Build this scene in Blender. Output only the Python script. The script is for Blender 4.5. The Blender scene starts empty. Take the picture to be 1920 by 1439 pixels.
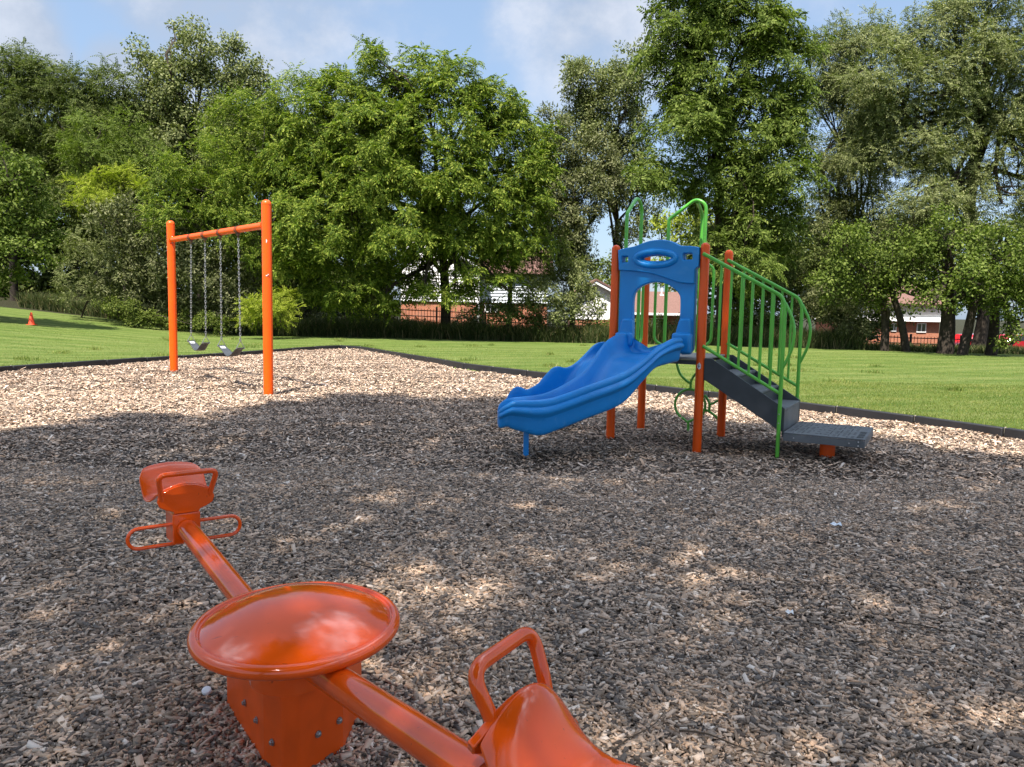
import bpy, bmesh, math, random
import numpy as np
from mathutils import Vector, Matrix
random.seed(7)
RNG = np.random.default_rng(11)
SC = bpy.context.scene
COL = SC.collection
rad = math.radians

# ------------------------------------------------------------------ camera
F_PX, PITCH, ROLL, CAM_H = 1442.0, .096, .019, 1.5
_f = np.array([0, math.cos(PITCH), -math.sin(PITCH)])
_u0 = np.array([0, math.sin(PITCH), math.cos(PITCH)])
_r0 = np.array([1., 0, 0])
_rt = math.cos(ROLL)*_r0 + math.sin(ROLL)*_u0
_up = -math.sin(ROLL)*_r0 + math.cos(ROLL)*_u0
cam_d = bpy.data.cameras.new('camera'); cam = bpy.data.objects.new('camera', cam_d); COL.objects.link(cam)
cam_d.sensor_width = 36; cam_d.lens = F_PX/1920*36; cam_d.clip_start = .05; cam_d.clip_end = 2000
m = Matrix.Identity(4)
for i in range(3):
    m[i][0] = _rt[i]; m[i][1] = _up[i]; m[i][2] = -_f[i]
m[2][3] = CAM_H
cam.matrix_world = m
SC.camera = cam

# ------------------------------------------------------------------ world, sun, exposure
SHX, SHY = .18, .50                      # horizontal travel of the light per metre of height
SUN_EL = math.atan(1/math.hypot(SHX, SHY)); SUN_ROT = math.atan2(-SHX, -SHY)
SKY_STRENGTH, SUN_STRENGTH, EXPOSURE = .10, 4.8, 1.26
w = bpy.data.worlds.new('World'); SC.world = w; w.use_nodes = True
nt = w.node_tree; nt.nodes.clear()
N = nt.nodes.new; L = nt.links.new
out = N('ShaderNodeOutputWorld'); bg = N('ShaderNodeBackground'); bg.inputs[1].default_value = SKY_STRENGTH
sky = N('ShaderNodeTexSky'); sky.sky_type = 'NISHITA'; sky.sun_disc = False
sky.sun_elevation = SUN_EL; sky.sun_rotation = SUN_ROT; sky.altitude = 200
sky.air_density = 1.0; sky.dust_density = 1.6; sky.ozone_density = 1.0
tc = N('ShaderNodeTexCoord')
def vnoise(scale, detail, rough, off):
    mp = N('ShaderNodeMapping'); mp.inputs['Location'].default_value = off; mp.inputs['Scale'].default_value = (1, 1, 1.25)
    n = N('ShaderNodeTexNoise'); n.inputs['Scale'].default_value = scale; n.inputs['Detail'].default_value = detail
    n.inputs['Roughness'].default_value = rough
    L(tc.outputs['Generated'], mp.inputs[0]); L(mp.outputs[0], n.inputs[0]); return n.outputs[0]
def mth(op, a, b=None, clamp=False):
    n = N('ShaderNodeMath'); n.operation = op; n.use_clamp = clamp
    for i, v in enumerate((a, b)):
        if v is None: continue
        if isinstance(v, (int, float)): n.inputs[i].default_value = v
        else: L(v, n.inputs[i])
    return n.outputs[0]
def cloud_at(d, spread, gain):
    d = Vector(d).normalized()
    n = N('ShaderNodeVectorMath'); n.operation = 'DOT_PRODUCT'; n.inputs[1].default_value = d
    nn = N('ShaderNodeVectorMath'); nn.operation = 'NORMALIZE'; L(tc.outputs['Generated'], nn.inputs[0]); L(nn.outputs[0], n.inputs[0])
    a = mth('SUBTRACT', 1.0, n.outputs['Value']); a = mth('DIVIDE', a, spread); a = mth('SUBTRACT', 1.0, a, True)
    return mth('MULTIPLY', a, gain)
def pdir(px, py):
    v = _f + _rt*(px-960)/F_PX - _up*(py-719.5)/F_PX
    return tuple(v/np.linalg.norm(v))
n1 = vnoise(3.2, 9, .58, (3.1, 1.2, .4)); n2 = vnoise(7.5, 8, .6, (.3, 5.2, 2.0))
base = mth('MULTIPLY', mth('SUBTRACT', n1, .50), 1.3)
masks = [cloud_at(pdir(490, 10), .030, .62), cloud_at(pdir(-10, 70), .0045, 1.1), cloud_at(pdir(215, 120), .0012, .75),
         cloud_at(pdir(1150, 30), .018, .62), cloud_at(pdir(1560, 60), .010, .35), cloud_at(pdir(965, 70), .002, .25),
         cloud_at((.3, -.6, .8), .5, .5), cloud_at((-.8, .1, .5), .2, .5), cloud_at((.2, .5, .85), .12, .5), cloud_at((.9, .2, .4), .2, .5)]
acc = masks[0]
for k in masks[1:]: acc = mth('MAXIMUM', acc, k)
acc = mth('ADD', acc, mth('MULTIPLY', mth('SUBTRACT', n2, .5), .9))
acc = mth('ADD', acc, base)
cl = N('ShaderNodeMapRange'); cl.interpolation_type = 'SMOOTHSTEP'; cl.inputs[1].default_value = .18; cl.inputs[2].default_value = .80
cl.inputs[3].default_value = 0; cl.inputs[4].default_value = .85; L(acc, cl.inputs[0])
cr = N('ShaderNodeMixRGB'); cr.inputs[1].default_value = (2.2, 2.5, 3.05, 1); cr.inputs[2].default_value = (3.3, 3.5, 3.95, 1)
sepz = N('ShaderNodeSeparateXYZ'); nz_ = N('ShaderNodeVectorMath'); nz_.operation = 'NORMALIZE'; L(tc.outputs['Generated'], nz_.inputs[0]); L(nz_.outputs[0], sepz.inputs[0])
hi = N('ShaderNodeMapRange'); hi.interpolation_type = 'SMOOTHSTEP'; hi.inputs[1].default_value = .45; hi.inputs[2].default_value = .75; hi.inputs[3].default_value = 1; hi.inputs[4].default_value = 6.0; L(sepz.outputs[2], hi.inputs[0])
cs = N('ShaderNodeMapRange'); cs.inputs[1].default_value = .40; cs.inputs[2].default_value = .62; L(n2, cs.inputs[0]); L(cs.outputs[0], cr.inputs[0])
hz = N('ShaderNodeMixRGB'); hz.inputs[0].default_value = .6; hz.inputs[2].default_value = (1.75, 2.45, 3.5, 1)
L(sky.outputs[0], hz.inputs[1])
sc_ = N('ShaderNodeVectorMath'); sc_.operation = 'SCALE'; L(cr.outputs[0], sc_.inputs[0]); L(hi.outputs[0], sc_.inputs['Scale'])   # clouds overhead, out of view, are boosted as added fill for the shade
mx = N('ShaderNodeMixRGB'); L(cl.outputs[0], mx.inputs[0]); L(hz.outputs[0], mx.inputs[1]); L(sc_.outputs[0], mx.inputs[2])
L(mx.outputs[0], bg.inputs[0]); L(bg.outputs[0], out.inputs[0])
sd = bpy.data.lights.new('sun', 'SUN'); sd.energy = SUN_STRENGTH; sd.angle = rad(.53); sd.color = (1, .935, .84)
so = bpy.data.objects.new('sun', sd); COL.objects.link(so)
so.rotation_euler = Vector((SHX, SHY, -1)).to_track_quat('-Z', 'Y').to_euler()
so.location = (-5, -14, 30)
SC.view_settings.view_transform = 'Standard'; SC.view_settings.look = 'None'; SC.view_settings.gamma = 1
SC.view_settings.use_curve_mapping = False; SC.view_settings.exposure = EXPOSURE
SC.cycles.max_bounces = 7; SC.cycles.diffuse_bounces = 4; SC.cycles.glossy_bounces = 3; SC.cycles.transmission_bounces = 3
SC.cycles.transparent_max_bounces = 6; SC.cycles.use_denoising = True

# ------------------------------------------------------------------ helpers
def ray(px, py): return _f + _rt*(px-960)/F_PX - _up*(py-719.5)/F_PX
def at(px, py, Y):
    d = ray(px, py); return np.array([0, 0, CAM_H]) + d*(Y/d[1])
def ground_at(px, py, z=0):
    d = ray(px, py); return np.array([0, 0, CAM_H]) + d*((z-CAM_H)/d[2])

def tag(o, label=None, cat=None, group=None, kind=None):
    if label: o['label'] = label
    if cat: o['category'] = cat
    if group: o['group'] = group
    if kind: o['kind'] = kind
    return o
def thing(name, label, cat, loc=(0, 0, 0), rz=0, group=None):
    o = bpy.data.objects.new(name, None); COL.objects.link(o); o.empty_display_size = .1
    o.location = loc; o.rotation_euler = (0, 0, rz); return tag(o, label, cat, group)
def copy_tree(o, parent=None):
    c = o.copy(); COL.objects.link(c); c.parent = parent
    if parent is not None: c.matrix_parent_inverse = o.matrix_parent_inverse.copy()
    for ch in list(o.children): copy_tree(ch, c)
    return c

class MB:
    def __init__(s): s.v = []; s.f = []
    def add(s, vs, fs):
        b = len(s.v); s.v += [tuple(map(float, p)) for p in vs]; s.f += [tuple(b+i for i in f) for f in fs]; return s
    def box(s, lo, hi, rz=0, c=None):
        x0, y0, z0 = lo; x1, y1, z1 = hi
        vs = [(x, y, z) for z in (z0, z1) for x, y in ((x0, y0), (x1, y0), (x1, y1), (x0, y1))]
        if rz:
            cx, cy = c if c else ((x0+x1)/2, (y0+y1)/2); k, q = math.cos(rz), math.sin(rz)
            vs = [(cx+(x-cx)*k-(y-cy)*q, cy+(x-cx)*q+(y-cy)*k, z) for x, y, z in vs]
        return s.add(vs, [(3, 2, 1, 0), (4, 5, 6, 7), (0, 1, 5, 4), (1, 2, 6, 5), (2, 3, 7, 6), (3, 0, 4, 7)])
    def prism(s, poly, y0, y1):          # polygon in (x,z) pulled along y
        n = len(poly); vs = [(x, y0, z) for x, z in poly] + [(x, y1, z) for x, z in poly]
        fs = [tuple(range(n)), tuple(range(2*n-1, n-1, -1))] + [(i, n+i, n+(i+1) % n, (i+1) % n) for i in range(n)]
        return s.add(vs, fs)
    def tube(s, pts, r, seg=14, cap=True, closed=False, flat=1.0):
        P = [Vector(p) for p in pts]; n = len(P)
        R = r if hasattr(r, '__len__') else [r]*n
        T = []
        for i in range(n):
            a = P[(i-1) % n] if (closed or i > 0) else P[i]; b = P[(i+1) % n] if (closed or i < n-1) else P[i]
            T.append((b-a).normalized())
        up = Vector((0, 0, 1)) if abs(T[0].z) < .9 else Vector((1, 0, 0))
        x = T[0].cross(up).normalized(); vs = []
        for i in range(n):
            x = (x - T[i]*x.dot(T[i])).normalized(); y = T[i].cross(x)
            for k in range(seg):
                a = 2*math.pi*k/seg; vs.append(P[i]+(x*math.cos(a)+y*math.sin(a)*flat)*R[i])
        fs = []
        for i in range(n if closed else n-1):
            j = (i+1) % n
            for k in range(seg):
                fs.append((i*seg+k, i*seg+(k+1) % seg, j*seg+(k+1) % seg, j*seg+k))
        if cap and not closed:
            fs.append(tuple(range(seg-1, -1, -1))); fs.append(tuple((n-1)*seg+k for k in range(seg)))
        return s.add(vs, fs)
    def lathe(s, prof, c=(0, 0, 0), seg=48, M=None):
        vs = []
        for r, z in prof:
            for k in range(seg):
                a = 2*math.pi*k/seg; p = Vector((r*math.cos(a), r*math.sin(a), z))
                if M is not None: p = M @ p
                vs.append(p+Vector(c))
        n = len(prof)
        fs = [(i*seg+k, i*seg+(k+1) % seg, (i+1)*seg+(k+1) % seg, (i+1)*seg+k) for i in range(n-1) for k in range(seg)]
        fs.append(tuple(range(seg-1, -1, -1))); fs.append(tuple((n-1)*seg+k for k in range(seg)))
        return s.add(vs, fs)
    def grid(s, G, closed_v=False):      # G[i][j] points
        n, k = len(G), len(G[0]); vs = [p for row in G for p in row]
        fs = [(i*k+j, i*k+(j+1) % k, (i+1)*k+(j+1) % k, (i+1)*k+j) for i in range(n-1) for j in range(k if closed_v else k-1)]
        return s.add(vs, fs)
    def build(s, name, mat, parent=None, smooth=35, bevel=0, subsurf=0, solid=0, off=Vector((0, 0, 0)), segs=2):
        me = bpy.data.meshes.new(name); me.from_pydata(s.v, [], s.f); me.validate()
        bm = bmesh.new(); bm.from_mesh(me); bmesh.ops.remove_doubles(bm, verts=bm.verts, dist=1e-5)
        bmesh.ops.recalc_face_normals(bm, faces=bm.faces)
        bm.to_mesh(me); bm.free()
        if smooth:
            me.shade_smooth(); me.set_sharp_from_angle(angle=rad(smooth))
        o = bpy.data.objects.new(name, me); COL.objects.link(o); me.materials.append(mat)
        if parent is not None: o.parent = parent
        if solid:
            md = o.modifiers.new('solid', 'SOLIDIFY'); md.thickness = solid; md.offset = 0; md.use_rim = True
        if bevel:
            md = o.modifiers.new('bevel', 'BEVEL'); md.width = bevel; md.segments = segs; md.limit_method = 'ANGLE'; md.angle_limit = rad(40)
        if subsurf:
            md = o.modifiers.new('sub', 'SUBSURF'); md.levels = subsurf; md.render_levels = subsurf
        return o

def quads_object(name, Q, mat, parent=None, loc=(0, 0, 0), mats=None, midx=None):
    """Q: (n,4,3) array -> one mesh object."""
    Q = np.asarray(Q, dtype=np.float32); n = len(Q)
    me = bpy.data.meshes.new(name)
    me.vertices.add(n*4); me.vertices.foreach_set('co', (Q-np.array(loc, dtype=np.float32)).reshape(-1))
    me.loops.add(n*4); me.loops.foreach_set('vertex_index', np.arange(n*4, dtype=np.int32))
    me.polygons.add(n); me.polygons.foreach_set('loop_start', np.arange(0, n*4, 4, dtype=np.int32))
    me.update(calc_edges=True)
    o = bpy.data.objects.new(name, me); COL.objects.link(o); me.materials.append(mat)
    if parent is not None: o.parent = parent
    else: o.location = loc
    return o

def spline(P, n):
    P = [np.array(p, float) for p in P]; out_ = []
    P = [2*P[0]-P[1]] + P + [2*P[-1]-P[-2]]
    m_ = len(P)-3
    for k in range(n):
        t = k/(n-1)*m_; i = min(int(t), m_-1); t -= i
        a, b, c, d = P[i:i+4]
        out_.append(.5*((2*b)+(-a+c)*t+(2*a-5*b+4*c-d)*t*t+(-a+3*b-3*c+d)*t**3))
    return out_
def fillet(P, r, n=7):
    P = [Vector(p) for p in P]; o = [P[0]]
    for i in range(1, len(P)-1):
        a, b, c = P[i-1], P[i], P[i+1]; d1 = (a-b); d2 = (c-b); rr = min(r, d1.length*.49, d2.length*.49)
        p0 = b+d1.normalized()*rr; p1 = b+d2.normalized()*rr
        for k in range(n+1):
            t = k/n; o.append(p0*(1-t)**2+b*2*t*(1-t)+p1*t*t)
    return o+[P[-1]]

# ------------------------------------------------------------------ materials
def mat(name, col, rough=.5, spec=.5, metal=0, var=.0, vscale=8, bump=0, bscale=60, coat=0, col2=None, detail=5):
    M = bpy.data.materials.new(name); M.use_nodes = True; t = M.node_tree; b = t.nodes['Principled BSDF']
    b.inputs['Base Color'].default_value = (*col, 1); b.inputs['Roughness'].default_value = rough
    b.inputs['Metallic'].default_value = metal; b.inputs['Specular IOR Level'].default_value = spec; b.inputs['Coat Weight'].default_value = coat
    b.inputs['Coat Roughness'].default_value = .06
    co = t.nodes.new('ShaderNodeTexCoord')
    if var or col2:
        n = t.nodes.new('ShaderNodeTexNoise'); n.inputs['Scale'].default_value = vscale; n.inputs['Detail'].default_value = detail
        t.links.new(co.outputs['Object'], n.inputs[0])
        r = t.nodes.new('ShaderNodeMapRange'); r.inputs[1].default_value = .35; r.inputs[2].default_value = .65; t.links.new(n.outputs[0], r.inputs[0])
        x = t.nodes.new('ShaderNodeMixRGB'); c2 = col2 or tuple(c*(1-var) for c in col)
        x.inputs[1].default_value = (*col, 1); x.inputs[2].default_value = (*c2, 1)
        t.links.new(r.outputs[0], x.inputs[0]); t.links.new(x.outputs[0], b.inputs['Base Color'])
    if bump:
        n = t.nodes.new('ShaderNodeTexNoise'); n.inputs['Scale'].default_value = bscale; n.inputs['Detail'].default_value = 4
        t.links.new(co.outputs['Object'], n.inputs[0])
        u = t.nodes.new('ShaderNodeBump'); u.inputs['Strength'].default_value = bump; u.inputs['Distance'].default_value = .01
        t.links.new(n.outputs[0], u.inputs['Height']); t.links.new(u.outputs[0], b.inputs['Normal'])
    return M

def island_mat(name, ramp, rough=.6, spec=.3, trans=0, tcol=None, two_sided=True):
    """colour varies from piece to piece (leaf, chip, blade) by its own random number"""
    M = bpy.data.materials.new(name); M.use_nodes = True; t = M.node_tree; b = t.nodes['Principled BSDF']
    g = t.nodes.new('ShaderNodeNewGeometry'); c = t.nodes.new('ShaderNodeValToRGB')
    t.links.new(g.outputs['Random Per Island'], c.inputs[0])
    el = c.color_ramp.elements
    while len(el) < len(ramp): el.new(.5)
    for e, (p, cc) in zip(el, ramp): e.position = p; e.color = (*cc, 1)
    t.links.new(c.outputs[0], b.inputs['Base Color'])
    b.inputs['Roughness'].default_value = rough; b.inputs['Specular IOR Level'].default_value = spec
    if trans:
        tr = t.nodes.new('ShaderNodeBsdfTranslucent'); mxs = t.nodes.new('ShaderNodeMixShader'); mxs.inputs[0].default_value = trans
        hs = t.nodes.new('ShaderNodeMixRGB'); hs.blend_type = 'MULTIPLY'; hs.inputs[0].default_value = 1; hs.inputs[2].default_value = (*(tcol or (1.5, 1.6, .6)), 1)
        t.links.new(c.outputs[0], hs.inputs[1]); t.links.new(hs.outputs[0], tr.inputs[0])
        t.links.new(b.outputs[0], mxs.inputs[1]); t.links.new(tr.outputs[0], mxs.inputs[2])
        t.links.new(mxs.outputs[0], t.nodes['Material Output'].inputs[0])
    return M

ORANGE = mat('orange_powder_coat', (.90, .098, .002), .34, .35, var=.10, vscale=3, coat=.06)
REDOR = mat('glossy_red_orange_paint', (.84, .096, .005), .12, .45, var=.14, vscale=5, coat=.4)
def scuff(M, sc, lo, hi, col, rot=0, amt=.6):
    t = M.node_tree; b = t.nodes['Principled BSDF']; src = b.inputs['Base Color'].links[0].from_socket
    co = t.nodes.new('ShaderNodeTexCoord'); mp = t.nodes.new('ShaderNodeMapping'); mp.inputs['Scale'].default_value = sc; mp.inputs['Rotation'].default_value = (0, 0, rot)
    n = t.nodes.new('ShaderNodeTexNoise'); n.inputs['Scale'].default_value = 1; n.inputs['Detail'].default_value = 3; r = t.nodes.new('ShaderNodeMapRange'); r.inputs[1].default_value = lo; r.inputs[2].default_value = hi; r.inputs[4].default_value = amt
    x = t.nodes.new('ShaderNodeMixRGB'); x.inputs[2].default_value = (*col, 1); L2 = t.links.new
    L2(co.outputs['Object'], mp.inputs[0]); L2(mp.outputs[0], n.inputs[0]); L2(n.outputs[0], r.inputs[0]); L2(r.outputs[0], x.inputs[0]); L2(src, x.inputs[1]); L2(x.outputs[0], b.inputs['Base Color'])
    return M
scuff(REDOR, (14, 160, 40), .70, .73, (.16, .03, .01), rad(35))
PEDM = mat('satin_red_orange_paint', (.80, .090, .005), .42, .35, var=.2, vscale=7)
BLUE = mat('blue_moulded_plastic', (.005, .25, .68), .36, .45, var=.14, vscale=2.5, bump=.12, bscale=220)
scuff(BLUE, (5, 26, 9), .60, .80, (.10, .34, .66), rad(20), .35); scuff(ORANGE, (60, 60, 9), .74, .77, (.55, .42, .35), 0, .5)
GREEN = mat('green_powder_coat', (.115, .47, .045), .32, .5, var=.12, vscale=4, coat=.15)
GREY = mat('dark_grey_coated_steel', (.055, .062, .070), .48, .4, var=.25, vscale=6, bump=.08, bscale=150)
GREYL = mat('grey_coated_tread', (.13, .14, .15), .55, .4, var=.3, vscale=5, bump=.15, bscale=150)
DECKM = mat('pale_grey_deck_coating', (.30, .28, .26), .6, .3, var=.2, vscale=7, bump=.1, bscale=120)
BLACKHOLE = mat('slot_black', (.012, .014, .016), .6)
STEEL = mat('galvanised_steel', (.42, .42, .42), .35, .5, metal=.85, var=.3, vscale=40)
BRACK = mat('dull_brown_bracket', (.16, .09, .06), .5, .4, metal=.4, var=.3, vscale=30)
RUBBER = mat('grey_rubber_belt', (.05, .055, .06), .42, .45, var=.3, vscale=12)
WHITE = mat('white_sticker', (.72, .72, .74), .4)
NAVY = mat('navy_print', (.03, .05, .12), .4)
EDGING = mat('black_plastic_edging', (.022, .022, .025), .45, .4, var=.3, vscale=4, bump=.1, bscale=60)
BARK = mat('dark_bark', (.060, .047, .036), .9, .2, col2=(.028, .022, .018), vscale=9, bump=.9, bscale=14)
BARKG = mat('grey_bark', (.15, .13, .11), .9, .2, col2=(.07, .06, .05), vscale=7, bump=.9, bscale=14)
CONE = mat('orange_cone_plastic', (.80, .07, .02), .5, .4, var=.1)
IRON = mat('black_iron', (.014, .012, .012), .5, .4)

# ------------------------------------------------------------------ ground
def smooth(a, b, x):
    t = np.clip((x-a)/(b-a), 0, 1); return t*t*(3-2*t)
BORDER = [(-12.2, 4.0), (-10.95, 12.0), (-10.59, 15.83), (-9.7, 18.6), (-8.6, 21.5), (-7.4, 24.9), (-6.5, 27.1), (-6.0, 27.5), (-5.5, 27.1), (-4.66, 25.72),
          (-2.34, 21.46), (-1.03, 18.95), (.75, 16.95), (2.66, 14.77), (3.66, 13.57), (4.57, 12.36), (5.46, 11.15), (6.38, 9.47), (7.6, 6.6), (8.4, 2.0), (7.5, -4.0), (-2, -7.0), (-10, -4.5)]
BP = np.array(BORDER)
def inside_dist(x, y):
    """signed distance to the play-area border, positive inside"""
    x = np.asarray(x, float); y = np.asarray(y, float); d = np.full(x.shape, 1e9); ins = np.zeros(x.shape, bool)
    for i in range(len(BP)):
        a = BP[i]; b = BP[(i+1) % len(BP)]; e = b-a
        t = np.clip(((x-a[0])*e[0]+(y-a[1])*e[1])/(e@e), 0, 1)
        d = np.minimum(d, np.hypot(x-a[0]-t*e[0], y-a[1]-t*e[1]))
        c = ((a[1] > y) != (b[1] > y)) & (x < (b[0]-a[0])*(y-a[1])/(b[1]-a[1]+1e-12)+a[0]); ins ^= c
    return np.where(ins, d, -d)
def terrain(x, y):
    x = np.asarray(x, float); y = np.asarray(y, float)
    z = .085*np.maximum(0, -x-13)*smooth(16, 27, y)
    z = np.minimum(z, 2.2)
    z = z - np.clip((x+6)*.036, 0, 1.0)*smooth(35.5, 42, y)
    z = z + .03*np.sin(x*.35+1)*np.cos(y*.28)
    return z
BUMPS = [(2.09, 8.54, -.06, .5), (.84, 9.98, .045, .5), (1.18, 9.05, .0, .5), (-4.166, 13.089, -.045, .6), (-7.339, 16.629, .05, .6),
         (-5.95, 15.1, -.05, .35), (-4.86, 13.8, -.06, .4), (.5, 7.3, -.05, .6), (-.76, 2.5, .0, .4), (1.15, 6.3, -.03, .3)]
def mulch_z(x, y):
    z = .012*np.sin(x*2.1+.7*y)+.012*np.sin(1.7*y-.9*x+2)+.007*np.sin(4.7*x+3.1*y)+.006*np.sin(5.9*y-2.2*x)
    for bx, by, h, r in BUMPS: z = z + h*np.exp(-((x-bx)**2+(y-by)**2)/(r*r))
    return z

def grid_mesh(name, xs, ys, zf, mt, keep=None, kind='structure'):
    X, Y = np.meshgrid(xs, ys); Z = zf(X, Y); nx, ny = len(xs), len(ys)
    V = np.stack([X, Y, Z], -1).reshape(-1, 3)
    I = np.arange(nx*ny).reshape(ny, nx); Fq = np.stack([I[:-1, :-1], I[:-1, 1:], I[1:, 1:], I[1:, :-1]], -1).reshape(-1, 4)
    if keep is not None:
        c = V[Fq].mean(1); Fq = Fq[keep(c[:, 0], c[:, 1])]
    me = bpy.data.meshes.new(name); me.from_pydata(V.tolist(), [], Fq.tolist()); me.shade_smooth()
    o = bpy.data.objects.new(name, me); COL.objects.link(o); me.materials.append(mt); o['kind'] = kind
    return o
def lawn_material():
    M = bpy.data.materials.new('mown_lawn'); M.use_nodes = True; t = M.node_tree; b = t.nodes['Principled BSDF']
    n_ = t.nodes.new; l_ = t.links.new
    co = n_('ShaderNodeTexCoord')
    def ns(s, d, r=.6, st=(1, 1, 1), rz=0):
        mp = n_('ShaderNodeMapping'); mp.inputs['Scale'].default_value = st; mp.inputs['Rotation'].default_value = (0, 0, rz)
        q = n_('ShaderNodeTexNoise'); q.inputs['Scale'].default_value = s; q.inputs['Detail'].default_value = d; q.inputs['Roughness'].default_value = r
        l_(co.outputs['Object'], mp.inputs[0]); l_(mp.outputs[0], q.inputs[0]); return q.outputs[0]
    def rmp(f, a, bb, c1, c2):
        q = n_('ShaderNodeMapRange'); q.inputs[1].default_value = a; q.inputs[2].default_value = bb; l_(f, q.inputs[0])
        x = n_('ShaderNodeMixRGB'); l_(q.outputs[0], x.inputs[0])
        for i, c in ((1, c1), (2, c2)):
            if isinstance(c, tuple): x.inputs[i].default_value = (*c, 1)
            else: l_(c, x.inputs[i])
        return x.outputs[0]
    c = rmp(ns(1.3, 6, .65), .38, .62, (.085, .140, .022), (.165, .215, .048))
    c = rmp(ns(.5, 5, .6, (.35, 3.2, 1), rad(8)), .44, .60, c, (.215, .245, .075))
    c = rmp(ns(.9, 6, .7, (1, 2, 1), rad(-20)), .60, .74, c, (.27, .25, .11))
    wv = n_('ShaderNodeTexWave'); wv.wave_type = 'BANDS'; wv.inputs['Scale'].default_value = .28; wv.inputs['Distortion'].default_value = 1.2
    mp = n_('ShaderNodeMapping'); mp.inputs['Rotation'].default_value = (0, 0, rad(62)); l_(co.outputs['Object'], mp.inputs[0]); l_(mp.outputs[0], wv.inputs[0])
    dk = n_('ShaderNodeMixRGB'); dk.blend_type = 'MULTIPLY'; dk.inputs[2].default_value = (.70, .82, .68, 1)
    mr = n_('ShaderNodeMapRange'); mr.inputs[1].default_value = .3; mr.inputs[2].default_value = .7; mr.inputs[4].default_value = .95; l_(wv.outputs[0], mr.inputs[0]); l_(mr.outputs[0], dk.inputs[0]); l_(c, dk.inputs[1])
    c = rmp(ns(38, 4, .7), .35, .68, dk.outputs[0], (.08, .115, .022))
    # bare soil and leaf litter beyond the mown edge
    sp = n_('ShaderNodeSeparateXYZ'); l_(co.outputs['Object'], sp.inputs[0])
    ed = n_('ShaderNodeMath'); ed.operation = 'ADD'; l_(sp.outputs[1], ed.inputs[0])
    e2 = n_('ShaderNodeMath'); e2.operation = 'MULTIPLY'; e2.inputs[1].default_value = .10; l_(sp.outputs[0], e2.inputs[0]); l_(e2.outputs[0], ed.inputs[1])
    c = rmp(ed.outputs[0], 36.2, 36.8, c, (.030, .030, .014))
    l_(c, b.inputs['Base Color']); b.inputs['Roughness'].default_value = .85; b.inputs['Specular IOR Level'].default_value = .15
    u = n_('ShaderNodeBump'); u.inputs['Strength'].default_value = .9; u.inputs['Distance'].default_value = .05
    l_(ns(45, 5, .75), u.inputs['Height']); l_(u.outputs[0], b.inputs['Normal'])
    return M
LAWN = lawn_material()
def lawn_z(x, y):
    d = inside_dist(x, y); return terrain(x, y) + .035 - .22*smooth(.0, .16, d)
xs = np.concatenate([np.linspace(-900, -60, 15), np.linspace(-55, -14, 28), np.arange(-13.5, 10, .18), np.linspace(10.5, 60, 36), np.linspace(70, 900, 15)])
ys = np.concatenate([np.linspace(-600, -30, 10), np.linspace(-25, -8, 12), np.arange(-7.5, 28.5, .2), np.linspace(29, 60, 60), np.linspace(70, 1300, 22)])
lawn = grid_mesh('lawn', xs, ys, lawn_z, LAWN)
MULCHB = mat('mulch_bed_fines', (.13, .095, .07), .95, .1, col2=(.05, .037, .03), vscale=30, bump=1, bscale=90, detail=8)
xs = np.arange(-13, 9, .11); ys = np.arange(-7.2, 28, .12)
mulch = grid_mesh('mulch_bed', xs, ys, lambda x, y: mulch_z(x, y)-.012, MULCHB, keep=lambda x, y: inside_dist(x, y) > -.03)

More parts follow.
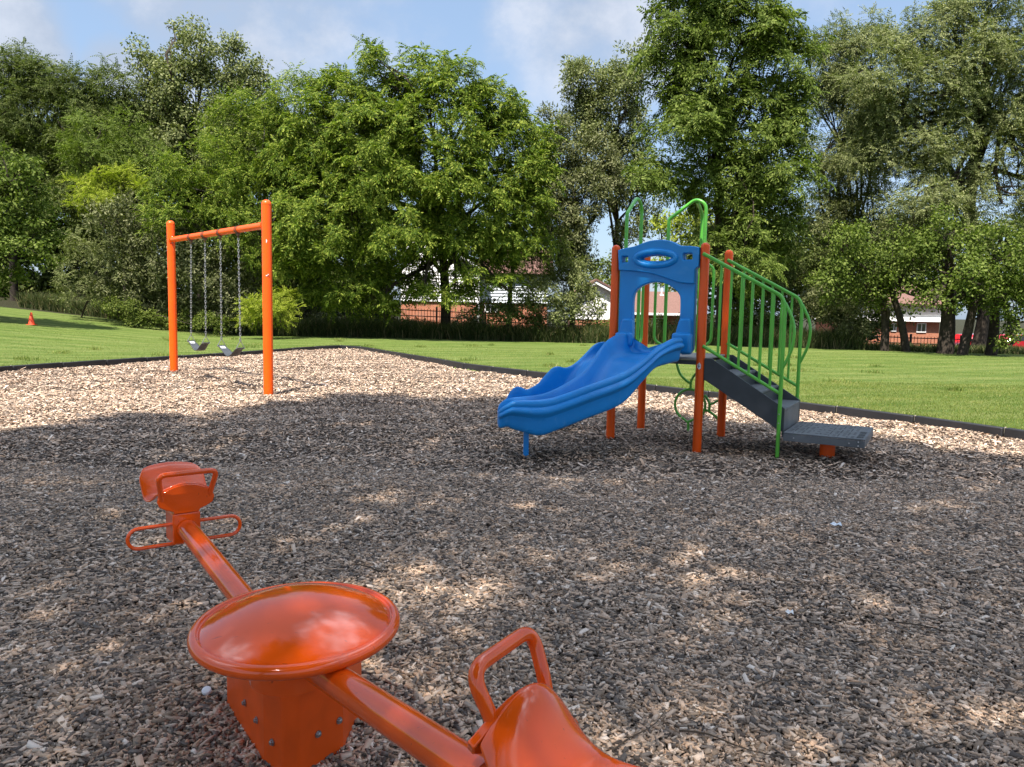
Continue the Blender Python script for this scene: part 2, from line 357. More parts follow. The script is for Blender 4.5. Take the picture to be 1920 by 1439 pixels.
# wood chips lying over the bed (nobody could count them)
def chips():
    def pts(y0, y1, dens):
        out_ = []
        yy = y0
        while yy < y1:
            h = min(.5, y1-yy); xi = .70*max(yy+h, 1)+.7; xw = xi+3.6
            n = int(dens*h*2*xw); p = np.stack([RNG.uniform(-xw, xw, n), RNG.uniform(yy, yy+h, n)], -1)
            far = (np.abs(p[:, 0]) > xi) | (p[:, 1] < 1); out_.append(p[~far | (RNG.random(n) < .38)]); yy += h      # sparser where only a sidestep would show it
        p = np.concatenate(out_); return p[inside_dist(p[:, 0], p[:, 1]) > .05]
    sets = [(pts(-.8, 3.6, 11500), .0150, 1, .014), (pts(3.6, 7, 6500), .0165, 1, .012), (pts(7, 13, 2300), .022, 0, .012), (pts(13, 27.6, 900), .027, 0, .014)]
    Qs = []
    for P, Ls, solid, spread in sets:
        n = len(P)
        Lh = Ls*RNG.lognormal(0, .48, n)*.62; Wh = Lh*RNG.uniform(.16, .62, n); spl_ = RNG.random(n) < .025; Lh = np.where(spl_, Lh*2.4, Lh); Th = RNG.uniform(.0012, .0035, n)
        Wh = np.minimum(Wh, .012)
        yaw = RNG.uniform(0, 2*np.pi, n); pit = RNG.normal(0, .22, n); rol = RNG.normal(0, .26, n)
        z = mulch_z(P[:, 0], P[:, 1]) + RNG.uniform(-.004, spread, n)
        ex = np.stack([np.cos(yaw)*np.cos(pit), np.sin(yaw)*np.cos(pit), np.sin(pit)], -1)
        s0 = np.stack([-np.sin(yaw), np.cos(yaw), np.zeros(n)], -1); nz = np.cross(ex, s0)
        ey = s0*np.cos(rol)[:, None]+nz*np.sin(rol)[:, None]; ez = np.cross(ex, ey)
        C = np.concatenate([P, z[:, None]], 1)
        skew = RNG.uniform(-.5, .5, n); tp = RNG.uniform(.5, 1., n)
        def corner(sx, sy, sz):
            wd = Wh*np.where(sx > 0, tp, 1)
            return C+ex*(sx*Lh+skew*sy*Wh)[:, None]+ey*(sy*wd)[:, None]+ez*(sz*Th)[:, None]
        a, b, c, d = corner(-1, -1, 1), corner(1, -1, 1), corner(1, 1, 1), corner(-1, 1, 1)
        Vv = [a, b, c, d]; Fc = [(0, 1, 2, 3)]
        if solid:
            Vv += [corner(-1, -1, -1), corner(1, -1, -1), corner(1, 1, -1), corner(-1, 1, -1)]
            Fc += [(4, 5, 1, 0), (5, 6, 2, 1), (6, 7, 3, 2), (7, 4, 0, 3)]
        Qs.append((np.stack(Vv, 1), np.array(Fc)))
    me = bpy.data.meshes.new('wood_chips'); V = []; Fa = []; b0 = 0
    for Vv, Fc in Qs:
        n, k = Vv.shape[:2]; V.append(Vv.reshape(-1, 3)); Fa.append((np.arange(n)[:, None, None]*k+Fc[None]+b0).reshape(-1, 4)); b0 += n*k
    V = np.concatenate(V).astype(np.float32); Fa = np.concatenate(Fa).astype(np.int32)
    me.vertices.add(len(V)); me.vertices.foreach_set('co', V.reshape(-1)); me.loops.add(Fa.size); me.loops.foreach_set('vertex_index', Fa.reshape(-1))
    me.polygons.add(len(Fa)); me.polygons.foreach_set('loop_start', np.arange(0, Fa.size, 4, dtype=np.int32)); me.update(calc_edges=True)
    CH = island_mat('wood_chip', [(0, (.07, .052, .042)), (.16, (.18, .150, .128)), (.32, (.27, .190, .130)), (.46, (.33, .265, .210)), (.62, (.53, .345, .225)), (.76, (.50, .400, .315)), (.90, (.68, .465, .32)), (1, (.78, .66, .55))], .85, .15)
    o = bpy.data.objects.new('wood_chips', me); COL.objects.link(o); me.materials.append(CH)
    tag(o, 'weathered wood chip mulch covering the play area', 'wood chips', kind='stuff')
    return len(Fa)
print('chips', chips())

# ------------------------------------------------------------------ edging timbers
def timbers():
    P = [np.array(p) for p in BORDER]; P.append(P[0]); seg = 1.22
    dense = []
    for a, b in zip(P[:-1], P[1:]):
        n = max(1, int(np.linalg.norm(b-a)/.05)); dense += [a+(b-a)*k/n for k in range(n)]
    dense = np.array(dense+[P[-1]]); s = np.concatenate([[0], np.cumsum(np.hypot(*np.diff(dense, axis=0).T))])
    k = 0; tot = s[-1]; src = None
    def pos(d): return np.array([np.interp(d, s, dense[:, 0]), np.interp(d, s, dense[:, 1])])
    while k*seg < tot-.3:
        a, b = pos(k*seg), pos(min((k+1)*seg, tot)); mid = (a+b)/2; k += 1
        if mid[1] < 2.5 or abs(mid[0]) > .72*mid[1]+6: continue
        e = b-a; ln = np.linalg.norm(e)
        if src is None:
            src = thing('edging_timber', 'black plastic edging timber between the wood chips and the lawn', 'edging timber', group='black edging timbers around the play area')
            MB().box((-.595, -.05, -.12), (.595, .05, .125)).build('rail', EDGING, src, bevel=.012)
            MB().tube([(.606, 0, -.15), (.606, 0, .135)], .011, 8).build('stake', mat('pale_stake', (.40, .36, .28), .6), src)
            o = src
        else: o = copy_tree(src)
        if mid[0] > -5.2: o['label'] = 'black plastic edging timber in the long run behind and right of the play tower'; o['group'] = 'black edging timbers right of the far corner'
        else: o['label'] = 'black plastic edging timber in the run behind the swing frame'; o['group'] = 'black edging timbers left of the far corner'
        o.location = (mid[0], mid[1], float(terrain(mid[0], mid[1]))); o.rotation_euler = (0, 0, math.atan2(e[1], e[0])); o.scale = (ln/1.22, 1, 1)
timbers()

# ------------------------------------------------------------------ play tower with slide (local frame: x along the front, y to the back)
TX, TY, TA, S = 2.092, 8.543, -.514, 1.045
tower = thing('play_tower', 'blue slide with orange posts, green railings and grey steps', 'play structure', (TX, TY, 0), TA)
ca, sa = math.cos(TA), math.sin(TA)
def to_local(p): x, y = p[0]-TX, p[1]-TY; return np.array([x*ca+y*sa, -x*sa+y*ca, p[2]])
def post_profile(r, h, base=-.25):
    return [(r, base), (r, h-r*.95)] + [(r*math.cos(a), h-r*.95+r*.95*math.sin(a)) for a in np.linspace(.15, math.pi/2-.02, 7)]
for x, y in ((0, 0), (-S, 0), (0, S), (-S, S)):
    p = MB().lathe(post_profile(.050, 2.27), (x, y, 0), 32).build('post', ORANGE, tower)
    MB().lathe([(.0515, 2.20), (.0515, 2.215)], (x, y, 0), 32).build('cap_ring', ORANGE, p)
# stickers on the front right post
st = MB().prism([(-.018, .90), (.0, .875), (.02, .89), (.022, .93), (.004, .955), (-.016, .935)], -.0535, -.0515).build('sticker', WHITE, tower, smooth=0)
MB().box((-.006, -.0546, .895), (.001, -.0538, .94)).box((-.012, -.0546, .91), (.012, -.0538, .917)).build('sticker_print', NAVY, st, smooth=0)
# deck
MB().box((-1.02, -.035, .975), (.02, 1.07, 1.003)).build('deck', DECKM, tower, bevel=.008)
MB().box((-1.0, -.03, .925), (.0, -.0, .973)).box((-1.0, 1.04, .925), (.0, 1.065, .973)).box((-1.02, .0, .925), (-.995, 1.04, .973)).build('deck_frame', GREY, tower, bevel=.004)
# stairs
for y in (-.03, .93):
    MB().prism([(.05, 1.003), (.13, 1.003), (.925, .512), (.925, .262), (.86, .285), (.07, .758), (.05, .758)], y, y+.028).build('stringer', GREY, tower, smooth=0, bevel=.004)
for x0, x1, z in ((.135, .41, .835), (.40, .675, .672), (.662, .924, .508)):
    MB().box((x0, .0, z-.03), (x1, .93, z)).build('tread', GREYL, tower, bevel=.006)
for x0, z0, z1 in ((.10, .81, .97), (.39, .645, .80), (.655, .48, .638)):
    MB().box((x0, .001, z0), (x0+.014, .929, z1)).build('riser', GREY, tower, smooth=0)
MB().box((.905, -.001, .20), (.921, .929, .476)).build('riser', GREYL, tower, bevel=.003)
# transfer platform
pl = MB().box((.945, -.15, .262), (1.725, .83, .279)).box((.945, -.15, .188), (1.725, -.135, .260)).box((.945, .815, .188), (1.725, .83, .260)).box((1.71, -.133, .188), (1.725, .813, .260)).box((.945, -.133, .188), (.96, .813, .260)).build('transfer_platform', GREYL, tower, bevel=.004)
hl = MB()
for i in range(3):
    hl.box((1.640, -.08+i*.17, .2792), (1.70, .045+i*.17, .2807))
for i in range(15):
    for j in range(12):
        if (i*7+j*5) % 4 == 0 or (4 < i < 9 and j % 2 == 0): continue
        x0 = .985+i*.043; y0 = -.11+j*.075
        if i % 2: hl.box((x0, y0, .2792), (x0+.012, y0+.050, .2804))
        else: hl.box((x0, y0, .2792), (x0+.028, y0+.016, .2804))
hl.build('drain_slots', BLACKHOLE, pl, smooth=0)
for x, z in ((1.05, .225), (1.58, .225), (1.665, .245), (1.665, .205)):
    MB().lathe([(.008, 0), (.008, .004), (.004, .008)], (x, -.151, z), 10, Matrix.Rotation(rad(90), 3, 'X')).build('bolt', STEEL, pl)
MB().lathe([(.078, -.2), (.078, .187)], (1.33, .28, 0), 32).build('platform_post', ORANGE, tower)
# hand rails beside the steps
def stair_rail(y, name='hand_rail'):
    root = None
    top = fillet([(.0, y*.0+y, 2.145), (.84, y, 1.695), (.885, y, 1.60), (.882, y, -.25)], .09)
    root = MB().tube(top, .0205, 14).build(name, GREEN, tower)
    MB().tube([(.04, y, 1.14), (.875, y, .672)], .0185, 12).build('lower_bar', GREEN, root)
    lp = spline([(.885, y, 1.62), (.915, y, 1.56), (.965, y, 1.45), (.988, y, 1.32), (.975, y, 1.16), (.93, y, 1.03), (.885, y, .93)], 26)
    MB().tube(lp, .0165, 12).build('grab_loop', GREEN, root)
    for k in range(6):
        x = .207+k*.1125; zt = 2.145-x*.536; zb = 1.14-(x-.04)*.5605
        MB().tube([(x, y, zb), (x, y, zt)], .0140, 10).build('baluster', GREEN, root)
    for z in (.455, .36):
        MB().lathe([(.008, 0), (.008, .006), (.003, .009)], (.882, y-.019, z), 10, Matrix.Rotation(rad(90), 3, 'X')).build('bolt', STEEL, root)
    return root
stair_rail(-.075); stair_rail(.985)
# back barrier loops; each tall loop has a lower D shaped guard on both sides
def tall_loop(P, name):
    return MB().tube(fillet(P, .14, 9), .0215, 14).build(name, GREEN, tower)
yb = 1.03
lo = tall_loop([(-.765, yb, 1.0), (-.765, yb, 2.60), (-.765, yb, 2.66), (-.43, yb, 2.90), (-.30, yb, 2.83), (-.30, yb, 1.0)], 'tall_loop')
for a, b in ((-.765, -.905), (-.30, -.17)):
    MB().tube(fillet([(a, yb, 2.12), (b, yb, 2.06), (b, yb, 1.14), (a, yb, 1.07)], .07), .0185, 12).build('side_guard', GREEN, lo)
xb = -1.03
lo = tall_loop([(xb, .27, 1.0), (xb, .27, 2.60), (xb, .27, 2.66), (xb, .60, 2.90), (xb, .765, 2.80), (xb, .765, 1.0)], 'tall_loop')
for a, b in ((.27, .13), (.765, .91)):
    MB().tube(fillet([(xb, a, 2.12), (xb, b, 2.06), (xb, b, 1.14), (xb, a, 1.07)], .07), .0185, 12).build('side_guard', GREEN, lo)
tall_loop([(-.42, 1.30, 1.0), (-.42, 1.30, 2.72), (-.42, 1.20, 2.80), (-.42, 1.05, 2.86)], 'leaning_loop')
# blue ring climber behind: green curved rungs
rg = MB()
yc = 1.22
def arc(cx, cz, r, a0, a1, n=20): return [(cx+r*math.cos(rad(a)), yc, cz+r*1.02*math.sin(rad(a))) for a in np.linspace(a0, a1, n)]
rg.tube(arc(-.455, .32, .198, 235, -55, 30), .0165, 10)
rg.tube([(-.555, yc, .148), (-.478, yc, .095), (-.36, yc, .16)], .0165, 10)
rg.tube(spline([(-.66, yc, 1.0), (-.655, yc, .86), (-.60, yc, .71), (-.50, yc, .62), (-.462, yc, .605)], 14), .0165, 10)
rg.tube(spline([(-.26, yc, 1.0), (-.33, yc, .80), (-.41, yc, .71), (-.455, yc, .62), (-.455, yc, .52)], 14), .0165, 10)
rg.tube(spline([(-.27, yc, .46), (-.225, yc, .40), (-.203, yc, .34), (-.205, yc, .27)], 10), .0165, 10)
rg.tube(spline([(-.205, yc, .345), (-.14, yc, .375), (-.06, yc, .44)], 8), .014, 10)
rg.tube(spline([(-.33, yc, .27), (-.24, yc, .268), (-.17, yc, .235), (-.09, yc, .17), (-.05, yc, .05)], 12), .0165, 10)
rg.tube([(-.05, yc, -.2), (-.05, yc, .8), (-.05, 1.07, .96)], .0165, 10)
rg.tube([(-.455, yc, -.2), (-.47, yc, .11)], .0165, 10)
rg.build('ring_climber', GREEN, tower)

# blue arch panel
def curve_panel(name, outline, holes, depth, bev, y, parent, mt):
    cu = bpy.data.curves.new(name, 'CURVE'); cu.dimensions = '2D'; cu.fill_mode = 'BOTH'; cu.extrude = depth; cu.bevel_depth = bev; cu.bevel_resolution = 3
    for pts in [outline]+holes:
        s = cu.splines.new('POLY'); s.points.add(len(pts)-1); s.use_cyclic_u = True
        for q, (x, z) in zip(s.points, pts): q.co = (x, z, 0, 1)
    tmp = bpy.data.objects.new('tmp', cu); COL.objects.link(tmp); tmp.rotation_euler = (rad(90), 0, 0)
    me = bpy.data.meshes.new_from_object(tmp.evaluated_get(bpy.context.evaluated_depsgraph_get()))
    bpy.data.objects.remove(tmp); bpy.data.curves.remove(cu)
    me.name = name; me.transform(Matrix.Translation((0, y, 0)) @ Matrix.Rotation(rad(90), 4, 'X'))
    me.shade_smooth(); me.set_sharp_from_angle(angle=rad(50))
    o = bpy.data.objects.new(name, me); COL.objects.link(o); o.parent = parent; me.materials.clear(); me.materials.append(mt); return o
def sp2(P, n): return [(p[0], p[1]) for p in spline(P, n)]
top = sp2([(-.985, 2.195), (-.90, 2.215), (-.80, 2.232), (-.71, 2.262), (-.62, 2.288), (-.52, 2.297), (-.42, 2.290), (-.34, 2.262), (-.27, 2.228), (-.15, 2.220), (-.065, 2.206)], 40)
arch = sp2([(-.235, 1.07), (-.235, 1.30), (-.235, 1.62), (-.262, 1.72), (-.35, 1.80), (-.44, 1.840), (-.53, 1.853), (-.64, 1.838), (-.75, 1.785), (-.815, 1.70), (-.825, 1.55), (-.815, 1.30), (-.815, 1.12)], 60)
outline = top + [(-.060, 2.02), (-.098, 1.99), (-.098, 1.10), (-.13, 1.05), (-.20, 1.045)] + arch + [(-.86, 1.09), (-.95, 1.09), (-.965, 1.20), (-.965, 1.98), (-.985, 2.0)]
def ell(cx, cz, rx, rz, n=36): return [(cx+rx*math.cos(a), cz+rz*math.sin(a)) for a in np.linspace(0, 2*math.pi, n, endpoint=False)]
def rrect(x0, z0, x1, z1, r=.02):
    o_ = []
    for cx, cz, a in ((x1-r, z1-r, 0), (x0+r, z1-r, 90), (x0+r, z0+r, 180), (x1-r, z0+r, 270)):
        o_ += [(cx+r*math.cos(rad(a+t)), cz+r*math.sin(rad(a+t))) for t in (0, 30, 60, 90)]
    return o_
oval = ell(-.545, 2.105, .185, .043); wl = rrect(-.955, 2.055, -.865, 2.140); wr = rrect(-.235, 2.075, -.115, 2.160)
panel = curve_panel('arch_panel', outline, [oval, wl, wr], .030, .014, .012, tower, BLUE)
band_low = sp2([(-.065, 1.835), (-.12, 1.832), (-.25, 1.842), (-.36, 1.875), (-.48, 1.915), (-.62, 1.952), (-.78, 1.972), (-.97, 1.985)], 30)
curve_panel('raised_band', top+[(-.060, 2.02), (-.1, 1.98), (-.1, 1.835)]+[q for q in band_low if q[0] < -.108], [ell(-.545, 2.105, .19, .048), rrect(-.96, 2.05, -.86, 2.145), rrect(-.24, 2.07, -.11, 2.165)], .012, .012, -.042, panel, BLUE)
# thick lip around the oval window
rn = [(-.545+.232*math.cos(a), -.058, 2.100+.078*math.sin(a)) for a in np.linspace(0, 2*math.pi, 56, endpoint=False)]
MB().tube(rn, .040, 14, closed=True, flat=.9).build('oval_rim', BLUE, panel)
for x0, x1, z0, z1 in ((-.31, -.085, 1.045, 1.275), (-.985, -.775, 1.10, 1.262)):
    MB().box((x0, -.125, z0), (x1, -.03, z1)).build('foot_block', BLUE, panel, bevel=.035, segs=5)
    MB().prism([(x0+.025, z1-.03), (x1-.012, z1-.03), (x1-.02, z1+.16), (x0+.07, z1+.16)], -.085, -.03).build('foot_flare', BLUE, panel, bevel=.03, segs=4)

# slide: a wide curved chute with a divider, lofted through lengthwise rails
def plan_hit(px, py, plan):
    d = ray(px, py)
    best = None
    for a, b in zip(plan[:-1], plan[1:]):
        a = np.array(a); b = np.array(b); e = b-a; M2 = np.array([[d[0], -e[0]], [d[1], -e[1]]])
        t, s_ = np.linalg.solve(M2, a)
        if t > 0:
            q = max(0, -s_, s_-1)
            if best is None or q < best[0]: best = (q, t)
    return np.array([0, 0, CAM_H])+d*best[1]
plan_near = [(1.97, 8.56), (1.62, 8.20), (1.2, 7.93), (.75, 7.76), (.3, 7.68), (-.2, 7.66)]
plan_div = [(1.37, 8.93), (1.10, 8.62), (.82, 8.30), (.55, 8.08), (.3, 7.95), (.05, 7.85)]
plan_far = [(1.08, 9.02), (.82, 8.80), (.5, 8.55), (.2, 8.34), (.0, 8.22), (-.2, 8.1)]
zz3 = lambda L_: [(920+x/4.8, 600+y/4.8) for x, y in L_]
near_rim = [plan_hit(x, y, plan_near) for x, y in zz3([(1722, 158), (1640, 168), (1500, 250), (1380, 350), (1200, 468), (900, 580), (600, 688), (450, 716), (300, 722), (200, 728), (125, 775)])]
near_bot = [plan_hit(x, y, plan_near) for x, y in zz3([(1720, 385), (1640, 405), (1560, 450), (1430, 578), (1100, 778), (800, 900), (520, 1015), (340, 1055), (200, 1022), (120, 995), (75, 960)])]
div_top = [plan_hit(x, y, plan_div) for x, y in zz3([(1280, 122), (1190, 118), (1120, 170), (1040, 268), (900, 420), (780, 545), (660, 640), (600, 668), (480, 684), (400, 695), (370, 712)])]
far_rim = [plan_hit(x, y, plan_far) for x, y in zz3([(1090, 205), (1000, 198), (935, 225), (870, 290), (800, 360), (735, 410), (670, 430), (610, 418), (560, 432), (500, 490), (430, 570), (380, 602), (325, 626), (280, 608), (235, 600), (190, 630), (155, 680), (125, 765)])]
NS = 56
R_near, R_bot, R_div, R_far = (spline([to_local(p) for p in q], NS) for q in (near_rim, near_bot, div_top, far_rim))
def rows():
    G = []
    for i in range(NS):
        t = i/(NS-1); wk = .32+.68*min(1, t*3.2); nr, nb, dv, fr = R_near[i], R_bot[i], R_div[i], R_far[i]
        acr = fr-nr; acr[2] = 0; wdt = np.linalg.norm(acr); a = acr/wdt
        zb = nb[2]+.055*min(1, (1-t)*6+.5)           # bed level above the underside
        def P(base, off, z): return np.array([base[0]+a[0]*off, base[1]+a[1]*off, z])
        hgt = nr[2]-nb[2]
        row = [P(nr, .10, nb[2]), P(nr, .03, nb[2]+.008), P(nr, .004, nb[2]+.03), P(nr, -.004, nb[2]+hgt*.30), P(nr, -.004, nb[2]+hgt*.52), P(nr, -.046, nb[2]+hgt*.585),
               P(nr, -.058, nb[2]+hgt*.67), P(nr, -.044, nb[2]+hgt*.76), P(nr, -.016, nb[2]+hgt*.79), P(nr, -.034, nb[2]+hgt*.84), P(nr, -.030, nb[2]+hgt*.94), P(nr, .0, nr[2]), P(nr, .030, nr[2]-.006),
               P(nr, .048, nr[2]-.04), P(nr, .062, zb+(nr[2]-zb)*.35), P(nr, .11, zb+.012)]
        dw = np.dot((dv-nr)[:2], a[:2]); dz = max(dv[2], zb+.012)
        row += [P(nr, max(.16, dw-.15*wk), zb+.004), P(nr, max(.18, dw-.07*wk), zb+(dz-zb)*.26), P(nr, max(.19, dw-.026*wk), zb+(dz-zb)*.90), P(nr, max(.20, dw), dz), P(nr, max(.225, dw+.016), zb+(dz-zb)*.86), P(nr, max(.25, dw+.024), zb+(dz-zb)*.1)]
        row += [P(nr, max(.27, dw+.08), zb), P(nr, wdt-.07, zb-.02), P(nr, wdt-.028, zb+(fr[2]-zb)*.25), P(nr, wdt-.018, zb+(fr[2]-zb)*.90), P(nr, wdt-.010, fr[2]-.002), P(nr, wdt+.012, fr[2]+.002), P(nr, wdt+.026, fr[2]-.02), P(nr, wdt+.012, fr[2]-.05),
                P(nr, wdt+.004, zb+(fr[2]-zb)*.2), P(nr, wdt-.03, nb[2]+.01), P(nr, wdt-.12, nb[2])]
        G.append(row)
    return G
G = rows()
d_end = np.mean(np.array(G[-1])-np.array(G[-3]), axis=0); d_end /= np.linalg.norm(d_end); last = np.array(G[-1]); cen_ = last.mean(0)
del G[-2:]; last = np.array(G[-1]); cen_ = last.mean(0)
for off_, sc_e in ((.030, .985), (.060, .945), (.084, .86), (.100, .73), (.108, .5), (.110, .2)): G.append([tuple(cen_+(q-cen_)*sc_e+d_end*off_) for q in last])
NS = len(G)
sl = MB().grid(G, closed_v=True)
k = len(G[0]); sl.f.append(tuple(range(k))); sl.f.append(tuple((NS-1)*k+j for j in range(k-1, -1, -1)))
slide = sl.build('slide', BLUE, tower, smooth=60, subsurf=1)
foot = to_local((.158, 7.886, 0))
MB().box((foot[0]-.028, foot[1]-.028, -.2), (foot[0]+.028, foot[1]+.028, .26), rz=-TA).build('slide_leg', BLUE, slide, bevel=.008)

# ------------------------------------------------------------------ swing set
A_ = np.array([-4.166, 13.089]); B_ = np.array([-7.339, 16.629])
sw = thing('swing_frame', 'orange two post swing frame in the sunlit wood chips', 'swing frame', (A_[0], A_[1], 0))
d_ = B_-A_; LN = float(np.linalg.norm(d_)); ud = d_/LN
for k, (p, zb) in enumerate(((0*d_, 0), (d_, 0))):
    ps = MB().lathe(post_profile(.0815, 3.25), (p[0], p[1], 0), 40).build('post', ORANGE, sw)
    MB().lathe([(.083, 3.16), (.083, 3.175)], (p[0], p[1], 0), 40).build('cap_ring', ORANGE, ps)
BZ = 2.83
MB().tube([(0, 0, BZ), (d_[0], d_[1], BZ+.01)], .0585, 24).build('beam', ORANGE, sw)
for s_ in (.085, LN-.085):
    q = ud*s_; MB().tube([(q[0], q[1], BZ), (q[0]+ud[0]*.03, q[1]+ud[1]*.03, BZ)], .075, 20).build('beam_collar', ORANGE, sw)
pf = Vector((-.25, -.97, 0)).normalized()
stk = MB().lathe([(.036, 0), (.036, .002)], (pf.x*.0815+.02, pf.y*.0815+.004, 2.56), 7, Matrix.Rotation(math.atan2(pf.y, pf.x), 3, 'Z') @ Matrix.Rotation(rad(90), 3, 'Y')).build('sticker', WHITE, sw, smooth=0)
MB().box((.005, -.086, 1.98), (.03, -.080, 1.995)).box((.034, -.084, 1.998), (.05, -.076, 2.012)).build('scratch_mark', WHITE, sw, smooth=0)
for q in ((d_[0]+.06, d_[1]-.065, 2.78), (d_[0]+.06, d_[1]-.065, 2.90)): MB().lathe([(.014, 0), (.014, .01), (.006, .016)], q, 10, Matrix.Rotation(rad(90), 3, 'X')).build('bolt', STEEL, sw)
HT = [.250, .425, .590, .750]
for t in HT:
    p = d_*t; h = MB()
    for o_ in (-.035, .035):
        q = p+ud*o_; h.tube([(q[0]-ud[0]*.014, q[1]-ud[1]*.014, BZ), (q[0]+ud[0]*.014, q[1]+ud[1]*.014, BZ)], .069, 20)
    h.tube([(p[0]-ud[0]*.05, p[1]-ud[1]*.05, BZ-.085), (p[0]+ud[0]*.05, p[1]+ud[1]*.05, BZ-.085)], .022, 10)
    h.tube([(p[0], p[1], BZ-.08), (p[0], p[1], BZ-.15)], .014, 8)
    h.build('hanger', BRACK, sw)
def chain_mb(p0, p1, r=.0062, pitch=.050):
    p0 = Vector(p0); p1 = Vector(p1); D_ = p1-p0; n = int(D_.length/pitch); mb = MB(); u = D_.normalized(); s1 = u.cross(Vector((.3, .9, .1))).normalized(); s2 = u.cross(s1)
    for i in range(n):
        c = p0+D_*((i+.5)/n); s = s1 if i % 2 else s2; hl_ = pitch*.66; hw = .0135
        mb.tube([c+u*(hl_*math.cos(a))+s*(hw*math.sin(a)) for a in np.linspace(0, 2*math.pi, 10, endpoint=False)], r, 5, closed=True)
    return mb
def make_swing(ta, tb, sa_, sb_, zseat, label):
    """ta,tb hanger positions, sa_,sb_ the seat end positions along the beam"""
    c = (sa_+sb_)/2; base = A_+d_*c; root = thing('belt_swing', label, 'swing', (base[0], base[1], 0), math.atan2(ud[1], ud[0]), 'belt swings hanging in the orange frame')
    fx = lambda t: (t-c)*LN
    xa, xb = fx(sa_), fx(sb_)
    for th, xs_ in ((ta, xa), (tb, xb)):
        chain_mb((fx(th), 0, BZ-.15), (xs_, 0, zseat+.13)).build('chain', STEEL, root)
        MB().tube(fillet([(xs_, 0, zseat+.14), (xs_, -.085, zseat-.005), (xs_, .085, zseat-.005), (xs_, 0, zseat+.14)], .02), .0065, 8).lathe([(.013, 0), (.013, .03)], (xs_, 0, zseat+.125), 10).build('shackle', STEEL, root)
    prof = spline([(xa-.025, zseat+.012), (xa+(xb-xa)*.10, zseat-.035), (xa+(xb-xa)*.30, zseat-.135), (xa+(xb-xa)*.46, zseat-.165), (xa+(xb-xa)*.60, zseat-.135), (xa+(xb-xa)*.74, zseat-.080), (xa+(xb-xa)*.90, zseat-.03), (xb+.025, zseat+.012)], 30)
    Gs = []
    for q, (x, z) in enumerate(prof):
        hw = .085*(.72+.28*math.sin(math.pi*q/29)); Gs.append([(x, y, z+.006*abs(y)/.085) for y in np.linspace(-hw, hw, 7)])
    seat = MB().grid(Gs).build('seat', RUBBER, root, smooth=60, solid=.012)
    # pale maker's sticker on the inside of the far end
    i0, i1 = 24, 27
    Gs = [[(prof[i][0], y, prof[i][1]+.0095) for y in (-.045, .045)] for i in range(i0, i1+1)]
    MB().grid(Gs).build('seat_sticker', WHITE, seat, smooth=60)
    return root
make_swing(.250, .425, .245, .432, .70, 'grey belt swing on two chains, the one nearer the camera')
make_swing(.590, .750, .600, .772, .72, 'grey belt swing on two chains, the one beside the farther post')

# ------------------------------------------------------------------ seesaw
HUB = np.array([-.80, 2.57, .34])
see = thing('seesaw', 'glossy red orange seesaw with a domed round hub in the foreground', 'seesaw', (HUB[0], HUB[1], 0))
az, el, el2 = -.933, .128, .085
AD = np.array([math.cos(az)*math.cos(el), math.sin(az)*math.cos(el), math.sin(el)]); BD = np.array([-math.cos(az)*math.cos(el2), -math.sin(az)*math.cos(el2), math.sin(el2)])
H3 = Vector((0, 0, HUB[2]))
# domed hub cover
nrm = Vector((-.010, -.035, 1)).normalized(); Mr = Vector((0, 0, 1)).rotation_difference(nrm).to_matrix()
dc = Vector((-.672, 2.372, .485))-Vector((HUB[0], HUB[1], 0))
Rr = 1.0
prof = [(.20, -.045), (.275, -.035), (.300, -.022)]
prof += [(.305+.021*math.cos(a), -.002+.021*math.sin(a)) for a in np.linspace(-1.9, 1.75, 14)]
prof += [(.2975, .012), (.294, .011), (.290, .014)]
prof += [(.290*q_+.001, .014+.082*(1-q_**2.1)) for q_ in np.linspace(.985, 0, 24)]
prof = [(r*Rr, z) for r, z in prof]
MB().lathe(prof, dc, 96, Mr).build('hub_cover', REDOR, see, smooth=40)
# pedestal: open folded steel box with chamfered corners and bolts
def ped():
    c0 = Vector((0, 0, 0)); yaw = 0
    pts = [(-.25, .19), (.010, -.178), (.095, -.258), (.145, -.258), (.252, -.10), (.265, .16), (.10, .33), (-.15, .33)]
    k_, q_ = math.cos(yaw), math.sin(yaw)
    ring = [(c0.x+x*k_-y*q_, c0.y+x*q_+y*k_) for x, y in pts]
    mb = MB(); n = len(ring); vs = [(x, y, z) for z in (-.2, .365) for x, y in ring]
    mb.add(vs, [(i, (i+1) % n, n+(i+1) % n, n+i) for i in range(n)]+[tuple(range(n, 2*n))])
    return mb, ring
pm, ring = ped()
pd = pm.build('pedestal', PEDM, see, smooth=0, bevel=.012, segs=3)
for i, ts, zs in ((0, (.55, .85), (.12, .12)), (1, (.5,), (.10,)), (3, (.42, .90), (.115, .12)), (4, (.6,), (.12,))):
    a = Vector((*ring[i], 0)); b = Vector((*ring[i+1], 0)); nn = (b-a).cross(Vector((0, 0, 1))).normalized()
    if nn.dot(Vector((a.x+b.x, a.y+b.y, 0))) < 0: nn = -nn
    Mb = Vector((0, 0, 1)).rotation_difference(nn).to_matrix()
    for t, z in zip(ts, zs):
        p = a.lerp(b, t); p.z = z; p += nn*.0015
        MB().lathe([(.012, 0), (.012, .003), (.0075, .003), (.0075, .009), (.004, .011)], p, 12, Mb).build('bolt', STEEL, pd)
# arms
arms = {}
for key, D_, L0 in (('a', AD, 1.30), ('b', BD, 1.20)):
    D3 = Vector(D_); arms[key] = MB().tube([H3+D3*.05, H3+D3*L0], .0465, 28).build('arm', REDOR, see)
MB().lathe([(.13, -.06), (.13, .10)], H3+Vector((.09, -.14, 0)), 32).build('hub_core', REDOR, see)

